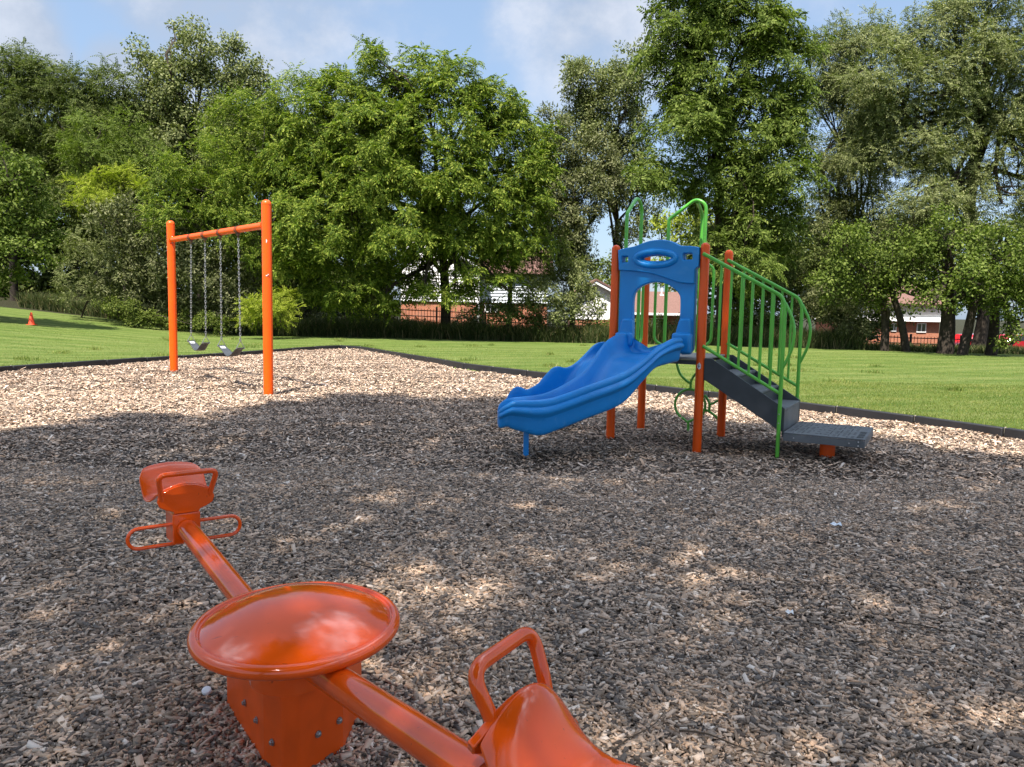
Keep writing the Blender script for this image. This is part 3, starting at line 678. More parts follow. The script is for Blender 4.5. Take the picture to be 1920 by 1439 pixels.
def make_seat(org, fwd, pitch, foot=True, scale=1.0, hfwd=None, horn=.47, hh=.090, sl_=.36, bk=.140, hoff=(0, 0, 0), hr=.0125):
    """saddle seat; org = bottom centre of the front shield, fwd = azimuth looking to the hub"""
    org = Vector(org)-Vector((HUB[0], HUB[1], 0))
    f = Vector((math.cos(fwd), math.sin(fwd), 0)); s = Vector((-math.sin(fwd), math.cos(fwd), 0)); u = Vector((0, 0, 1))
    q = f.copy(); f = (q*math.cos(pitch)+u*math.sin(pitch)); u = (u*math.cos(pitch)-q*math.sin(pitch))
    P = lambda a, b, c: org+(f*a+s*b+u*c)*scale          # a forward, b sideways, c up
    hf = Vector((math.cos(hfwd), math.sin(hfwd), 0)) if hfwd is not None else q
    hs = Vector((-hf.y, hf.x, 0)); PH = lambda a, b, c: org+Vector(hoff)+hf*a+hs*b+Vector((0, 0, c))
    # saddle shell: t from front (0) to back (1)
    nU, nV = 26, 25; Gs = []
    for i in range(nU):
        t = i/(nU-1); ln = -sl_*t
        hw = np.interp(t, [0, .08, .25, .5, .75, .9, 1.0], [.118, .124, .134, .150, .152, .125, .060])
        row = []
        for j in range(nV):
            b = -1+2*j/(nV-1)
            pom = hh*math.exp(-(t/.34)**2)*(1-horn*abs(b)**2.0)
            back = bk*float(smooth(.42, 1.0, t))*(1-.30*b*b)
            trough = -.012*math.exp(-((t-.5)/.2)**2)*(1-b*b)
            side = -.022*abs(b)**3.2*(1-.75*float(smooth(.45, .95, t)))*float(smooth(-.05, .30, t)) + .040*float(smooth(.3, .8, t))*abs(b)**2.2
            row.append(P(ln-.02*b*b*(1-t), hw*b, .035+pom+back+trough+side))
        Gs.append(row)
    seat = MB().grid(Gs).build('seat', REDOR, see, smooth=70, solid=.011, subsurf=1)
    # front shield under the pommel
    top_ = [(b*.120, .035+hh*(1-horn*b*b)-.002) for b in np.linspace(-1, 1, 17)]
    poly = top_ + [(.127, .050), (.118, .026), (.090, .010), (.060, .0), (.055, -.013), (-.055, -.013), (-.060, .0), (-.090, .010), (-.118, .026), (-.127, .050)]
    mb = MB(); vs = [P(.004, b, c) for b, c in poly]+[P(-.016, b, c) for b, c in poly]; n = len(poly)
    mb.add(vs, [tuple(range(n)), tuple(range(2*n-1, n-1, -1))]+[(i, n+i, n+(i+1) % n, (i+1) % n) for i in range(n)])
    mb.build('front_shield', REDOR, seat, smooth=30, bevel=.004)
    # handle
    hp = fillet([PH(-.012, -.106, .045), PH(.0, -.112, .085), PH(.046, -.130, .187), PH(.046, .130, .187), PH(.0, .112, .085), PH(-.012, .106, .045)], .055 if hr > .013 else .040, 9)
    MB().tube(hp, hr, 14).build('handle', REDOR, seat)
    # underside block and mounting post
    blk = MB(); vs = [P(a, b, c) for c in (-.158, -.014) for a, b in ((.0, -.062), (-.15, -.062), (-.15, .062), (.0, .062))]
    blk.add(vs, [(3, 2, 1, 0), (4, 5, 6, 7), (0, 1, 5, 4), (1, 2, 6, 5), (2, 3, 7, 6), (3, 0, 4, 7)])
    blk.build('mount', REDOR, seat, smooth=0, bevel=.006)
    if foot:
        z0, z1 = -.157, -.063
        lp = []
        for a in np.linspace(-90, 90, 12): lp.append(PH(-.02, .205+.047*math.cos(rad(a)), (z0+z1)/2+.047*math.sin(rad(a))))
        for a in np.linspace(90, 270, 12): lp.append(PH(-.02, -.205+.047*math.cos(rad(a)), (z0+z1)/2+.047*math.sin(rad(a))))
        MB().tube(lp, .0085, 10, closed=True).build('foot_rest', REDOR, seat)
    return seat
end = HUB+BD*1.21
make_seat((end[0], end[1], end[2]+.090), az, .03)
make_seat((.000, 1.615, .565), rad(137), .42, scale=1.06, hfwd=rad(149), horn=.80, hh=.105, sl_=.34, bk=.05, hoff=(.030, .012, -.004), hr=.0170)

# ------------------------------------------------------------------ small things on the ground
cone = thing('traffic_cone', 'small orange traffic cone standing on the lawn', 'traffic cone', (-19.0, 30.4, float(terrain(-19.0, 30.4))+.03))
MB().lathe([(.16, .03), (.145, .07), (.045, .60), (.032, .62), (.02, .62)], (0, 0, 0), 24).build('cone_body', CONE, cone)
MB().box((-.19, -.19, 0), (.19, .19, .032)).build('base', CONE, cone, bevel=.02)
cone.scale = (.78, .78, .80)
cap = MB().lathe([(.017, 0), (.0175, .010), (.016, .0125), (.013, .0135)], (0, 0, 0), 28, Matrix.Rotation(rad(24), 3, 'X')).build('bottle_cap', mat('white_plastic', (.8, .8, .8), .35), None)
cap.location = (-1.143, 2.809, float(mulch_z(-1.143, 2.809))+.018); tag(cap, 'white plastic bottle cap on the wood chips beside the seesaw hub', 'bottle cap')
def scrap(name, label, cat, x, y, sc, mt):
    g_ = [[(i*.016*sc, j*.013*sc, .006*math.sin(i*1.7+j)+.003*j) for j in range(4)] for i in range(-3, 4)]
    o = MB().grid(g_).build(name, mt, None, smooth=60, solid=.0012); o.location = (x, y, float(mulch_z(x, y))+.02); tag(o, label, cat)
PAPER = mat('white_scrap', (.66, .70, .74), .5)
scrap('plastic_scrap', 'crumpled white plastic scrap on the shaded chips, nearer than the grey platform', 'litter', 2.28, 5.24, .8, PAPER)
scrap('paper_scrap', 'small pale disc of litter on the shaded chips', 'litter', 1.41, 3.717, .4, PAPER)
TW = mat('twig_bark', (.10, .075, .055), .9, .1, var=.3)
for k, (x0, y0, x1, y1, lab) in enumerate(((.62, 2.62, .98, 2.46, 'long dry twig at the bottom, right of the near seesaw seat'), (.35, 2.45, .60, 2.72, 'dry twig just beside the near seesaw handle'), (1.3, 2.5, 1.62, 2.62, 'dry twig on the chips near the bottom right corner'),
        (-.9, 4.3, -.6, 4.1, 'dry twig on the chips straight beyond the round hub cover'), (1.9, 3.6, 2.2, 3.5, 'dry twig in the shade close to the right edge'), (-1.6, 6.2, -1.2, 6.0, 'dry twig to the right of the far seesaw seat'),
        (1.0, 2.95, 1.2, 3.05, 'short dry twig nearer than the small pale disc of litter'), (-.35, 3.5, -.05, 3.62, 'dry twig between the round hub cover and the slide foot'))):
    P = [(x0+(x1-x0)*t+.01*math.sin(9*t+k), y0+(y1-y0)*t+.012*math.sin(6*t+2*k), float(mulch_z(x0, y0))+.018+.005*math.sin(7*t)) for t in np.linspace(0, 1, 9)]
    o = MB().tube([(p[0]-x0, p[1]-y0, p[2]) for p in P], [.0036*(1-.6*t) for t in np.linspace(0, 1, 9)], 6).build('twig', TW, None); o.location = (x0, y0, 0)
    tag(o, lab, 'twig', 'dry twigs scattered on the chips')

# ------------------------------------------------------------------ grass: blades on the nearer lawn, tufts along the edging, tall weeds
def blades(P, h, wd, lean=.35, zf=None, segs=2):
    n = len(P); hh = h*RNG.uniform(.5, 1.25, n); yaw = RNG.uniform(0, 2*np.pi, n); ly = RNG.uniform(0, 2*np.pi, n); la = hh*RNG.uniform(0, lean, n)*1.6
    z = zf(P[:, 0], P[:, 1]); C = np.concatenate([P, z[:, None]], 1); s = np.stack([np.cos(yaw), np.sin(yaw), 0*yaw], -1)*(wd*RNG.uniform(.6, 1.3, n))[:, None]
    l = np.stack([np.cos(ly)*la, np.sin(ly)*la, 0*la], -1); u = np.stack([0*hh, 0*hh, hh], -1)
    m1 = C+u*.55+l*.3; tp = C+u+l
    q1 = np.stack([C-s, C+s, m1+s*.8, m1-s*.8], 1); q2 = np.stack([m1-s*.8, m1+s*.8, tp+s*.12, tp-s*.12], 1)
    return np.concatenate([q1, q2])
GB = island_mat('grass_blade', [(0, (.07, .12, .016)), (.5, (.135, .190, .034)), (.85, (.22, .255, .068)), (1, (.35, .31, .15))], .55, .25, .25, (1.3, 1.4, .6))
def lawn_pts(n, y0, y1, pw=1.0):
    y = y0+(y1-y0)*RNG.random(n)**pw; x = RNG.uniform(-1, 1, n)*(.70*y+3.0); d = inside_dist(x, y); return np.stack([x, y], -1)[d < -.10]
P = np.concatenate([lawn_pts(270000, 7, 17), lawn_pts(90000, 15, 30)])
gq = blades(P, .036, .0038, zf=lambda x, y: lawn_z(x, y)-.006)
gt = GB.node_tree; gco = gt.nodes.new('ShaderNodeTexCoord'); gmp = gt.nodes.new('ShaderNodeMapping'); gmp.inputs['Scale'].default_value = (.55, 1.5, 1)
gn = gt.nodes.new('ShaderNodeTexNoise'); gn.inputs['Scale'].default_value = 1.1; gn.inputs['Detail'].default_value = 6; gn.inputs['Roughness'].default_value = .65
gr = gt.nodes.new('ShaderNodeMapRange'); gr.inputs[1].default_value = .36; gr.inputs[2].default_value = .66
gx = gt.nodes.new('ShaderNodeMixRGB'); gx.blend_type = 'MULTIPLY'; gx.inputs[0].default_value = 1; gy = gt.nodes.new('ShaderNodeMixRGB'); gy.inputs[1].default_value = (.62, .74, .6, 1); gy.inputs[2].default_value = (1.5, 1.28, 1.35, 1)
gsrc = gt.nodes['Principled BSDF'].inputs['Base Color'].links[0].from_socket
gt.links.new(gco.outputs['Object'], gmp.inputs[0]); gt.links.new(gmp.outputs[0], gn.inputs[0]); gt.links.new(gn.outputs[0], gr.inputs[0]); gt.links.new(gr.outputs[0], gy.inputs[0]); gt.links.new(gy.outputs[0], gx.inputs[2]); gt.links.new(gsrc, gx.inputs[1]); gt.links.new(gx.outputs[0], gt.nodes['Principled BSDF'].inputs['Base Color'])
# longer fringe beside the edging
t_ = RNG.random(26000); idx = RNG.integers(0, 17, 26000); a = BP[idx]; b = BP[idx+1]; q = a+(b-a)*t_[:, None]; e = b-a; nrm2 = np.stack([-e[:, 1], e[:, 0]], -1)/np.linalg.norm(e, axis=1)[:, None]
q = q+nrm2*RNG.uniform(.06, .30, 26000)[:, None]; q = q[inside_dist(q[:, 0], q[:, 1]) < -.05]
gq2 = blades(q, .085, .0055, zf=lawn_z)
cc = np.stack([RNG.uniform(-15, 11, 70), RNG.uniform(10, 33, 70)], -1); cc = cc[inside_dist(cc[:, 0], cc[:, 1]) < -.35]
cl2 = (cc[:, None, :]+RNG.normal(size=(len(cc), 90, 2))*RNG.uniform(.06, .2, (len(cc), 1, 1))).reshape(-1, 2); gq3 = blades(cl2, .10, .006, .7, zf=lawn_z)
o = quads_object('grass_blades', np.concatenate([gq, gq2, gq3]), GB); tag(o, 'short mown grass blades on the lawn', 'grass', kind='stuff')

WEED = island_mat('tall_weed', [(0, (.030, .050, .014)), (.5, (.055, .080, .022)), (.85, (.10, .11, .04)), (1, (.26, .21, .11))], .7, .2, .25, (1.2, 1.2, .7))
def edge_y(x):                           # far edge of the mown lawn
    return np.interp(x, [-40, -26, -18, -11, -5, 0, 10, 20, 34], [41, 40.5, 38.0, 36.2, 36.4, 36.3, 34.2, 32.6, 31])
n = 60000; x = RNG.uniform(-26, 15.3, n); y = edge_y(x)+RNG.random(n)**1.3*3.2
wq = blades(np.stack([x, y], -1), .78, .015, .55, zf=lambda x, y: terrain(x, y))
wq[:, :, 2] = wq[:, :, 2]
o = quads_object('tall_grass', wq, WEED); tag(o, 'strip of tall unmown grass and weeds along the far lawn edge', 'tall grass', kind='stuff')
x = RNG.uniform(14.5, 34, 12000); ug = np.stack([x, edge_y(x)+RNG.random(12000)*3], -1)
o = quads_object('undergrowth', blades(ug, .32, .016, .5, zf=terrain), WEED); tag(o, 'low weeds growing between the dark tree trunks', 'weeds', kind='stuff')

# ------------------------------------------------------------------ trees
def rot_from_axis(A, rng):
    """rotation matrices (n,3,3) whose third column is A, random spin"""
    n = len(A); A = A/np.linalg.norm(A, axis=1, keepdims=True); r = rng.normal(size=(n, 3)); X = np.cross(A, r); X /= np.linalg.norm(X, axis=1, keepdims=True)
    return np.stack([X, np.cross(A, X), A], -1)
def leaflet(b, d, s, ln, wd):
    """kite quad from base b along d, side s"""
    return [b, b+d*ln*.45+s*wd*.5, b+d*ln, b+d*ln*.45-s*wd*.5]
def compound(rng, Ln, npair, ll, lw, droop):
    q = []; p = np.zeros(3); d = np.array([1., 0, .25]); d /= np.linalg.norm(d)
    for i in range(npair+1):
        d = d+np.array([0, 0, -droop/npair]); d /= np.linalg.norm(d); p = p+d*Ln/(npair+1)
        if i == npair:
            q.append(leaflet(p, d, np.array([0, 1., 0]), ll, lw)); break
        for sg in (-1, 1):
            ld = d*.45+np.array([0, sg, 0])*.8+np.array([0, 0, -.25-rng.random()*.3]); ld /= np.linalg.norm(ld)
            sd = np.cross(ld, [0, 0, 1.]); sd = sd/np.linalg.norm(sd)+np.array([0, 0, rng.normal()*.35]); q.append(leaflet(p, ld, sd, ll*rng.uniform(.75, 1.1), lw))
    return np.array(q)
def rotz(q, a): c, s = math.cos(a), math.sin(a); R = np.array([[c, -s, 0], [s, c, 0], [0, 0, 1]]); return q @ R.T
def roty(q, a): c, s = math.cos(a), math.sin(a); R = np.array([[c, 0, s], [0, 1, 0], [-s, 0, c]]); return q @ R.T
def tuft(kind, rng):
    Q = []
    if kind == 'pinnate':
        for i in range(7):
            c = compound(rng, rng.uniform(.38, .58), 5, .155, .056, 1.1); c = roty(c, -rng.uniform(.0, 1.1)); Q.append(rotz(c, i*2*math.pi/7+rng.normal()*.3))
    elif kind == 'fine':
        for i in range(9):
            c = compound(rng, rng.uniform(.30, .5), 6, .085, .036, .8); c = roty(c, -rng.uniform(-.5, 1.2)); Q.append(rotz(c+np.array([rng.uniform(0, .12), 0, 0]), i*2*math.pi/9+rng.normal()*.4))
    else:
        n = 46; r = .36 if kind == 'broad' else .30; ll, lw = (.125, .085) if kind == 'broad' else (.145, .055)
        d = rng.normal(size=(n, 3)); d /= np.linalg.norm(d, axis=1, keepdims=True); p = d*(rng.random(n)**.5)[:, None]*r*np.array([1, 1, .7])
        for i in range(n):
            a = d[i]*.8+rng.normal(size=3)*.5+np.array([0, 0, -.35]); a /= np.linalg.norm(a); s = np.cross(a, d[i]+np.array([0, 0, .8])+rng.normal(size=3)*.35); s /= np.linalg.norm(s)+1e-9
            Q.append(np.array([leaflet(p[i], a, s, ll*rng.uniform(.7, 1.2), lw)]))
    return np.concatenate(Q).astype(np.float32)
_tr = np.random.default_rng(5)
TUFTS = {k: [tuft(k, _tr) for _ in range(5)] for k in ('pinnate', 'fine', 'broad', 'narrow')}
def place(kind, P, A, sc, rng):
    R = rot_from_axis(A, rng); which = rng.integers(0, 5, len(P)); out_ = []
    for k in range(5):
        i = np.nonzero(which == k)[0]
        if len(i) == 0: continue
        T = TUFTS[kind][k]; q = np.einsum('nij,mkj->nmki', R[i], T)*sc[i][:, None, None, None]+P[i][:, None, None, :]
        out_.append(q.reshape(-1, 4, 3))
    return np.concatenate(out_)
def wob(D_, ph):
    return .5*np.sin(4*D_[:, 0]+ph)+.3*np.sin(6.3*D_[:, 1]+2*ph)+.35*np.sin(5.1*D_[:, 2]-ph)
def crown_quads(lobes, kind, dens, rng, sub=1.0, leaf=1.0, back=.45):
    """lobes: (centre, rx, rz). Clumps sit on each lobe's shell, tufts fill the clumps"""
    PP, AA = [], []; clumps = []
    for c, rx, rz in lobes:
        c = np.array(c); R3 = np.array([rx, rx*.85, rz]); area = rx*rz
        nc = max(4, int(7.5*area/sub**2*1.0)) ; nc = min(nc, 90)
        D_ = rng.normal(size=(nc*2, 3)); D_ /= np.linalg.norm(D_, axis=1, keepdims=True)
        keep = (D_[:, 1] < .15) | (rng.random(len(D_)) < back); D_ = D_[keep][:nc]
        r = (1-.42*rng.random(len(D_))**1.6)*(1+.16*wob(D_, rng.uniform(0, 6)))
        Cc = c+D_*R3*r[:, None]; clumps.append((c, Cc))
        for q, d in zip(Cc, D_):
            cr = rng.uniform(.45, .95)*sub; nt_ = max(2, int(dens*cr*cr*9))
            g = rng.normal(size=(nt_, 3)); g /= np.linalg.norm(g, axis=1, keepdims=True); g[:, 2] = g[:, 2]*.75+.15
            p = q+g*(cr*rng.random(nt_)**.45)[:, None]; PP.append(p); AA.append(g*.7+d*.5+np.array([0, 0, .7]))
        ni = int(dens*area*2.6)
        D2 = rng.normal(size=(ni, 3)); D2 /= np.linalg.norm(D2, axis=1, keepdims=True); p = c+D2*R3*(.75*rng.random(ni)**.4)[:, None]; PP.append(p); AA.append(D2+np.array([0, 0, .6]))
    P = np.concatenate(PP); A = np.concatenate(AA)
    return place(kind, P, A, leaf*rng.uniform(.75, 1.2, len(P)), rng), clumps
def limb(mb, a, b, r0, r1, rng, sag=.12, n=8, seg=8):
    a = np.array(a, float); b = np.array(b, float); Ln = np.linalg.norm(b-a); pts = []
    o1 = rng.normal(size=3)*Ln*sag*.5; o2 = rng.normal(size=3)*Ln*sag*.35
    for i in range(n+1):
        t = i/n; w_ = math.sin(math.pi*t); w2 = math.sin(2*math.pi*t); pts.append(a+(b-a)*t+o1*w_+o2*w2+np.array([0, 0, Ln*.07*w_]))
    mb.tube(pts, [r0+(r1-r0)*(i/n) for i in range(n+1)], seg, cap=False); return pts
LEAF = {}
def leafmat(name, cols, trans=.30, rough=.62, spec=.10):
    n = len(cols); return island_mat(name, [(i/(n-1), c) for i, c in enumerate(cols)], rough, spec, trans, (1.25, 1.45, .55))
LEAF['bright'] = leafmat('leaf_bright_green', [(.040, .074, .008), (.076, .122, .012), (.134, .178, .022), (.26, .30, .050)])
LEAF['olive'] = leafmat('leaf_olive_green', [(.050, .075, .014), (.080, .110, .018), (.115, .145, .028), (.18, .21, .05)])
LEAF['deep'] = leafmat('leaf_deep_green', [(.040, .064, .010), (.070, .104, .015), (.110, .150, .027), (.20, .24, .06)])
LEAF['dark'] = leafmat('leaf_dark_green', [(.034, .050, .012), (.058, .080, .018), (.090, .115, .030), (.16, .18, .06)])
LEAF['grey'] = leafmat('leaf_grey_green', [(.070, .088, .030), (.110, .130, .044), (.160, .180, .068), (.27, .28, .13)], .25)
LEAF['greyd'] = leafmat('leaf_dull_grey_green', [(.055, .066, .026), (.088, .100, .038), (.130, .142, .058), (.24, .24, .13)], .22)
LEAF['yellow'] = leafmat('leaf_yellow_green', [(.13, .17, .016), (.19, .23, .022), (.26, .30, .035), (.34, .36, .06)], .4)

def tree(name, label, cat, base, depth, lobes, kind, lf, dens=1.0, sub=1.0, leaf=1.0, tr=.2, bark=None, seed=1, fork=.45, trunk_top=None, lean_pts=None, back=.45, limbs=True, group=None):
    """base: world (x, y); lobes: (px, py, rx_px, ry_px[, extra depth]) seen from the path, given real size at their own distance"""
    rng = np.random.default_rng(seed); bark = bark or BARK
    bx, by = base; bz = float(terrain(bx, by)); root = thing(name, label, cat, (bx, by, bz), group=group)
    LB = []
    for l in lobes:
        px, py, rx, ry = l[:4]; Y = depth+(l[4] if len(l) > 4 else rng.uniform(-.8, .8)); k_ = Y/F_PX; LB.append((at(px, py, Y), rx*k_, ry*k_))
    Q, cl_ = crown_quads(LB, kind, dens, rng, sub, leaf, back)
    o = quads_object('crown', Q-np.array([bx, by, bz], dtype=np.float32), LEAF[lf], root)
    mb = MB(); b0 = np.array([bx, by, bz-.3]); cs = np.array([c for c, _, _ in LB]); w_ = np.array([a*b for _, a, b in LB]); cen = (cs*w_[:, None]).sum(0)/w_.sum()
    top = np.array(trunk_top) if trunk_top is not None else np.array([bx*.6+cen[0]*.4, by*.6+cen[1]*.4, bz+(cen[2]-bz)*fork*1.3])
    if lean_pts: path = [b0]+[np.array(p) for p in lean_pts]+[top]
    else: path = [b0, b0*.66+top*.34+np.array([rng.normal()*.1, 0, 0]), top]
    sp_ = spline(path, 14); rr = [tr*(1.35 if i == 0 else 1.0)*(1-.38*i/13) for i in range(14)]
    mb.tube(sp_, rr, 14, cap=False)
    tk = mb.build('trunk', bark, root, smooth=60); tk.location = (-bx, -by, -bz)
    if limbs:
        lm = MB()
        for (c, rx, rz), (_, Cc) in zip(LB, cl_):
            st_ = sp_[int(rng.integers(8, 14))] if rng.random() < .6 else sp_[-1]
            mid = np.array(c)-np.array([0, 0, rz*.3]); pts = limb(lm, st_, mid, tr*.42, tr*.17, rng)
            for q in Cc[rng.permutation(len(Cc))[:7]]:
                j = int(rng.integers(4, 9)); e = np.array(pts[j]); limb(lm, e, q, tr*.16, tr*.035, rng, .2, 5, 5)
        o = lm.build('limbs', bark, root, smooth=60); o.location = (-bx, -by, -bz)
    return root, LB
def G0(px, Y): p = at(px, 600, Y); return (float(p[0]), float(p[1]))

# main walnut-like tree in the middle
tree('broad_crowned_tree', 'large bright green tree in the middle with a rounded crown and dark trunk', 'tree', G0(835, 37.6), 35,
     [(845, 245, 105, 100, -.3), (700, 290, 100, 95, -.3), (965, 290, 70, 78), (620, 420, 100, 95, -.4), (765, 420, 115, 95, -.2), (900, 400, 100, 90, .2), (670, 195, 55, 62), (790, 160, 60, 55), (865, 165, 50, 52), (925, 205, 60, 58),
      (560, 330, 70, 80), (640, 535, 100, 55, .8), (740, 510, 75, 40, 1.5), (955, 430, 75, 85, .6), (820, 330, 90, 70, -1.2), (690, 345, 75, 60, -1.2), (985, 350, 55, 70), (700, 120, 28, 38), (625, 185, 32, 62), (735, 215, 60, 60), (590, 240, 40, 70), (905, 470, 60, 35), (565, 470, 55, 60, -.6), (790, 528, 34, 16), (875, 512, 44, 22), (940, 500, 34, 22), (760, 560, 22, 16), (700, 570, 40, 20), (850, 560, 26, 12), (795, 548, 30, 12, -.5), (880, 545, 40, 14, -.5), (950, 540, 30, 14, -.3)],
     'pinnate', 'bright', dens=1.4, sub=.8, leaf=1.05, tr=.27, seed=21, trunk_top=at(825, 400, 36.5), lean_pts=[at(836, 560, 37.5), at(832, 505, 37)], back=.25)
tree('slender_tree', 'thin leaning dark trunk with a few leafy branches in front of the pale siding', 'tree', G0(953, 38.5), 37.5,
     [(1000, 500, 42, 30), (1035, 475, 45, 35), (990, 455, 40, 25), (905, 520, 24, 14)], 'fine', 'olive', dens=.35, sub=.6, tr=.13, seed=22, trunk_top=at(968, 420, 38), lean_pts=[at(957, 545, 38.4), at(963, 490, 38.2)])
# feathery olive tree to its left
tree('feathery_tree', 'feathery yellowish green tree left of the large rounded tree', 'tree', G0(480, 39), 36.5,
     [(450, 270, 75, 70), (520, 300, 70, 95), (400, 340, 85, 60, -1.5), (330, 395, 60, 34, -2), (500, 415, 85, 80, -1), (420, 440, 60, 45), (520, 215, 42, 45), (300, 440, 34, 20, -1.5), (545, 380, 50, 70), (480, 500, 60, 50), (565, 200, 40, 50), (455, 215, 40, 40)],
     'fine', 'bright', dens=1.0, sub=.9, leaf=1.25, tr=.2, seed=23, bark=BARKG)
# tall grey-green tree behind
tree('tall_tree', 'tallest tree on the left with grey green leaves and a double top', 'tree', G0(385, 45), 43,
     [(385, 100, 48, 48), (435, 120, 42, 45), (310, 145, 52, 50), (290, 205, 50, 60), (360, 190, 75, 70), (450, 195, 48, 70), (400, 270, 100, 75), (310, 290, 60, 60), (470, 270, 40, 60), (350, 70, 22, 22), (275, 120, 24, 22), (490, 170, 22, 40)],
     'broad', 'grey', dens=.95, sub=.85, leaf=1.25, tr=.28, seed=24, back=.25)
tree('dark_locust_tree', 'dark feathery tree reaching the left edge of the photo', 'tree', G0(30, 46), 44,
     [(15, 140, 60, 42), (85, 150, 50, 32), (20, 215, 80, 60), (90, 235, 70, 60), (30, 310, 80, 60), (-60, 200, 70, 90), (60, 180, 60, 40), (100, 340, 60, 70), (-30, 120, 40, 30)], 'fine', 'dark', dens=1.1, sub=.9, leaf=1.4, tr=.26, seed=25, back=.25)
tree('dark_layered_tree', 'dark tree with flat layered branches right of the left edge tree', 'tree', G0(190, 45), 43,
     [(150, 160, 45, 32), (205, 165, 42, 34), (240, 175, 32, 30), (150, 225, 60, 50), (225, 235, 55, 50), (180, 290, 70, 60), (100, 165, 30, 25), (250, 290, 40, 60), (150, 380, 70, 60), (230, 380, 60, 60)], 'fine', 'dark', dens=1.1, sub=.85, leaf=1.4, tr=.25, seed=26, back=.25)
tree('mid_green_tree', 'mid green tree in front of the dark layered trees', 'tree', G0(240, 41), 39.5,
     [(175, 255, 50, 34), (235, 240, 40, 28), (180, 300, 50, 38), (250, 300, 55, 50), (225, 350, 60, 40), (150, 300, 30, 26), (290, 340, 40, 50)], 'fine', 'deep', dens=.85, sub=.8, leaf=1.3, tr=.18, seed=27, back=.25)
tree('young_yellow_tree', 'young tree with a spray of yellow green leaves', 'tree', G0(215, 38.5), 37,
     [(165, 352, 26, 14), (205, 340, 26, 14), (235, 328, 22, 12), (190, 372, 28, 14), (160, 385, 18, 12), (250, 345, 20, 10)], 'fine', 'yellow', dens=.8, sub=.45, leaf=1.05, tr=.08, seed=28)
tree('edge_tree', 'dense deep green tree cut off by the left edge', 'tree', G0(-60, 33), 30.5,
     [(15, 325, 60, 45), (-20, 400, 90, 80), (50, 400, 55, 55), (20, 470, 70, 55), (-60, 320, 60, 60), (60, 340, 28, 30), (80, 440, 30, 45), (-20, 520, 60, 30), (-90, 450, 70, 90)], 'broad', 'deep', dens=.85, sub=.75, leaf=1.05, tr=.25, seed=29, back=.4)
# shrubs along the left edge of the wood
def shrub(name, label, base, depth, lobes, kind, lf, **k):
    k.setdefault('tr', .05); k.setdefault('fork', .3); return tree(name, label, 'shrub', base, depth, lobes, kind, lf, **k)
shrub('arching_shrub', 'grey green arching shrub nearest the traffic cone', G0(150, 37.5), 36.5, [(190, 460, 60, 45), (140, 480, 35, 32), (150, 545, 35, 26), (230, 500, 60, 45), (120, 535, 22, 18), (200, 550, 40, 26)], 'fine', 'grey', dens=.8, sub=.7, leaf=1.05, seed=30)
shrub('tangled_shrub', 'large tangled grey green thicket behind the farther swing post', G0(290, 37), 36, [(270, 430, 60, 50), (330, 480, 70, 55), (270, 530, 70, 45), (350, 550, 60, 38), (290, 480, 60, 50), (220, 400, 45, 35)], 'narrow', 'greyd', dens=.95, sub=.7, leaf=1.2, seed=31)
shrub('dark_thicket', 'dark thicket seen between the swing chains', G0(420, 37), 36, [(390, 500, 55, 50), (440, 540, 55, 45), (410, 455, 50, 40), (470, 480, 45, 45), (440, 590, 50, 26), (395, 560, 40, 30)], 'narrow', 'greyd', dens=.95, sub=.7, leaf=1.1, seed=32)
shrub('low_bramble', 'low leafy bramble spilling onto the lawn', G0(240, 35.5), 35, [(235, 585, 30, 16), (270, 598, 34, 14), (330, 600, 36, 16), (390, 604, 34, 14), (205, 575, 22, 14)], 'broad', 'olive', dens=1.1, sub=.4, leaf=.8, seed=33)
shrub('sapling', 'sapling with bright yellow green leaves beside the nearer swing post', G0(500, 36), 33, [(480, 580, 24, 20), (520, 560, 32, 18), (505, 590, 26, 18), (540, 590, 20, 16), (470, 600, 16, 12)], 'fine', 'yellow', dens=.9, sub=.4, leaf=1.0, seed=34)
shrub('dark_bush', 'low dark bush under the thin leaning trunk', G0(945, 37), 36, [(925, 590, 40, 18), (960, 580, 36, 20), (1000, 600, 30, 16)], 'broad', 'dark', dens=1.0, sub=.5, seed=35)
for k, (px, Y, rx, ry, lab) in enumerate(((545, 38, 46, 20, 'dark bush in the tall grass right of the nearer swing post'), (610, 38.5, 46, 22, 'dark bush under the left edge of the rounded crown'), (690, 38, 46, 20, 'dark bush left of the rounded tree trunk'), (775, 39, 34, 16, 'low dark bush just left of the main trunk'), (885, 39, 36, 21, 'low dark bush just right of the main trunk'),
        (1120, 38.5, 34, 15, 'dark bush left of the play tower posts'), (1215, 39, 50, 16, 'dark bush seen through the blue arch'), (1300, 38.5, 44, 20, 'dark bush behind the front right post'), (1380, 37, 44, 24, 'dark bush behind the hand rails'), (1450, 36.5, 44, 26, 'dark bush behind the end of the hand rails'))):
    H_ = 637-ry
    shrub('dark_bush', lab, G0(px, Y), Y, [(px-rx*.4, H_-4, rx*.6, ry), (px+rx*.4, H_, rx*.6, ry), (px, H_+12, rx, ry*.7), (px, H_-ry*.5, rx*.5, ry*.6)], 'broad', ('dark', 'greyd', 'deep')[k % 3], dens=1.1, sub=.45, leaf=.85, seed=70+k, limbs=False, group='dark bushes in the tall grass strip')
shrub('grey_bush', 'dusty grey green bush left of the slide tower', G0(1060, 37), 36.5, [(1040, 545, 50, 36), (1080, 575, 40, 28), (1020, 590, 38, 22), (1000, 560, 30, 25), (1065, 510, 34, 26), (1095, 545, 26, 24), (1085, 520, 26, 22), (1105, 585, 22, 16), (1118, 560, 16, 16), (1060, 590, 40, 20)], 'narrow', 'grey', dens=1.25, sub=.6, seed=36)
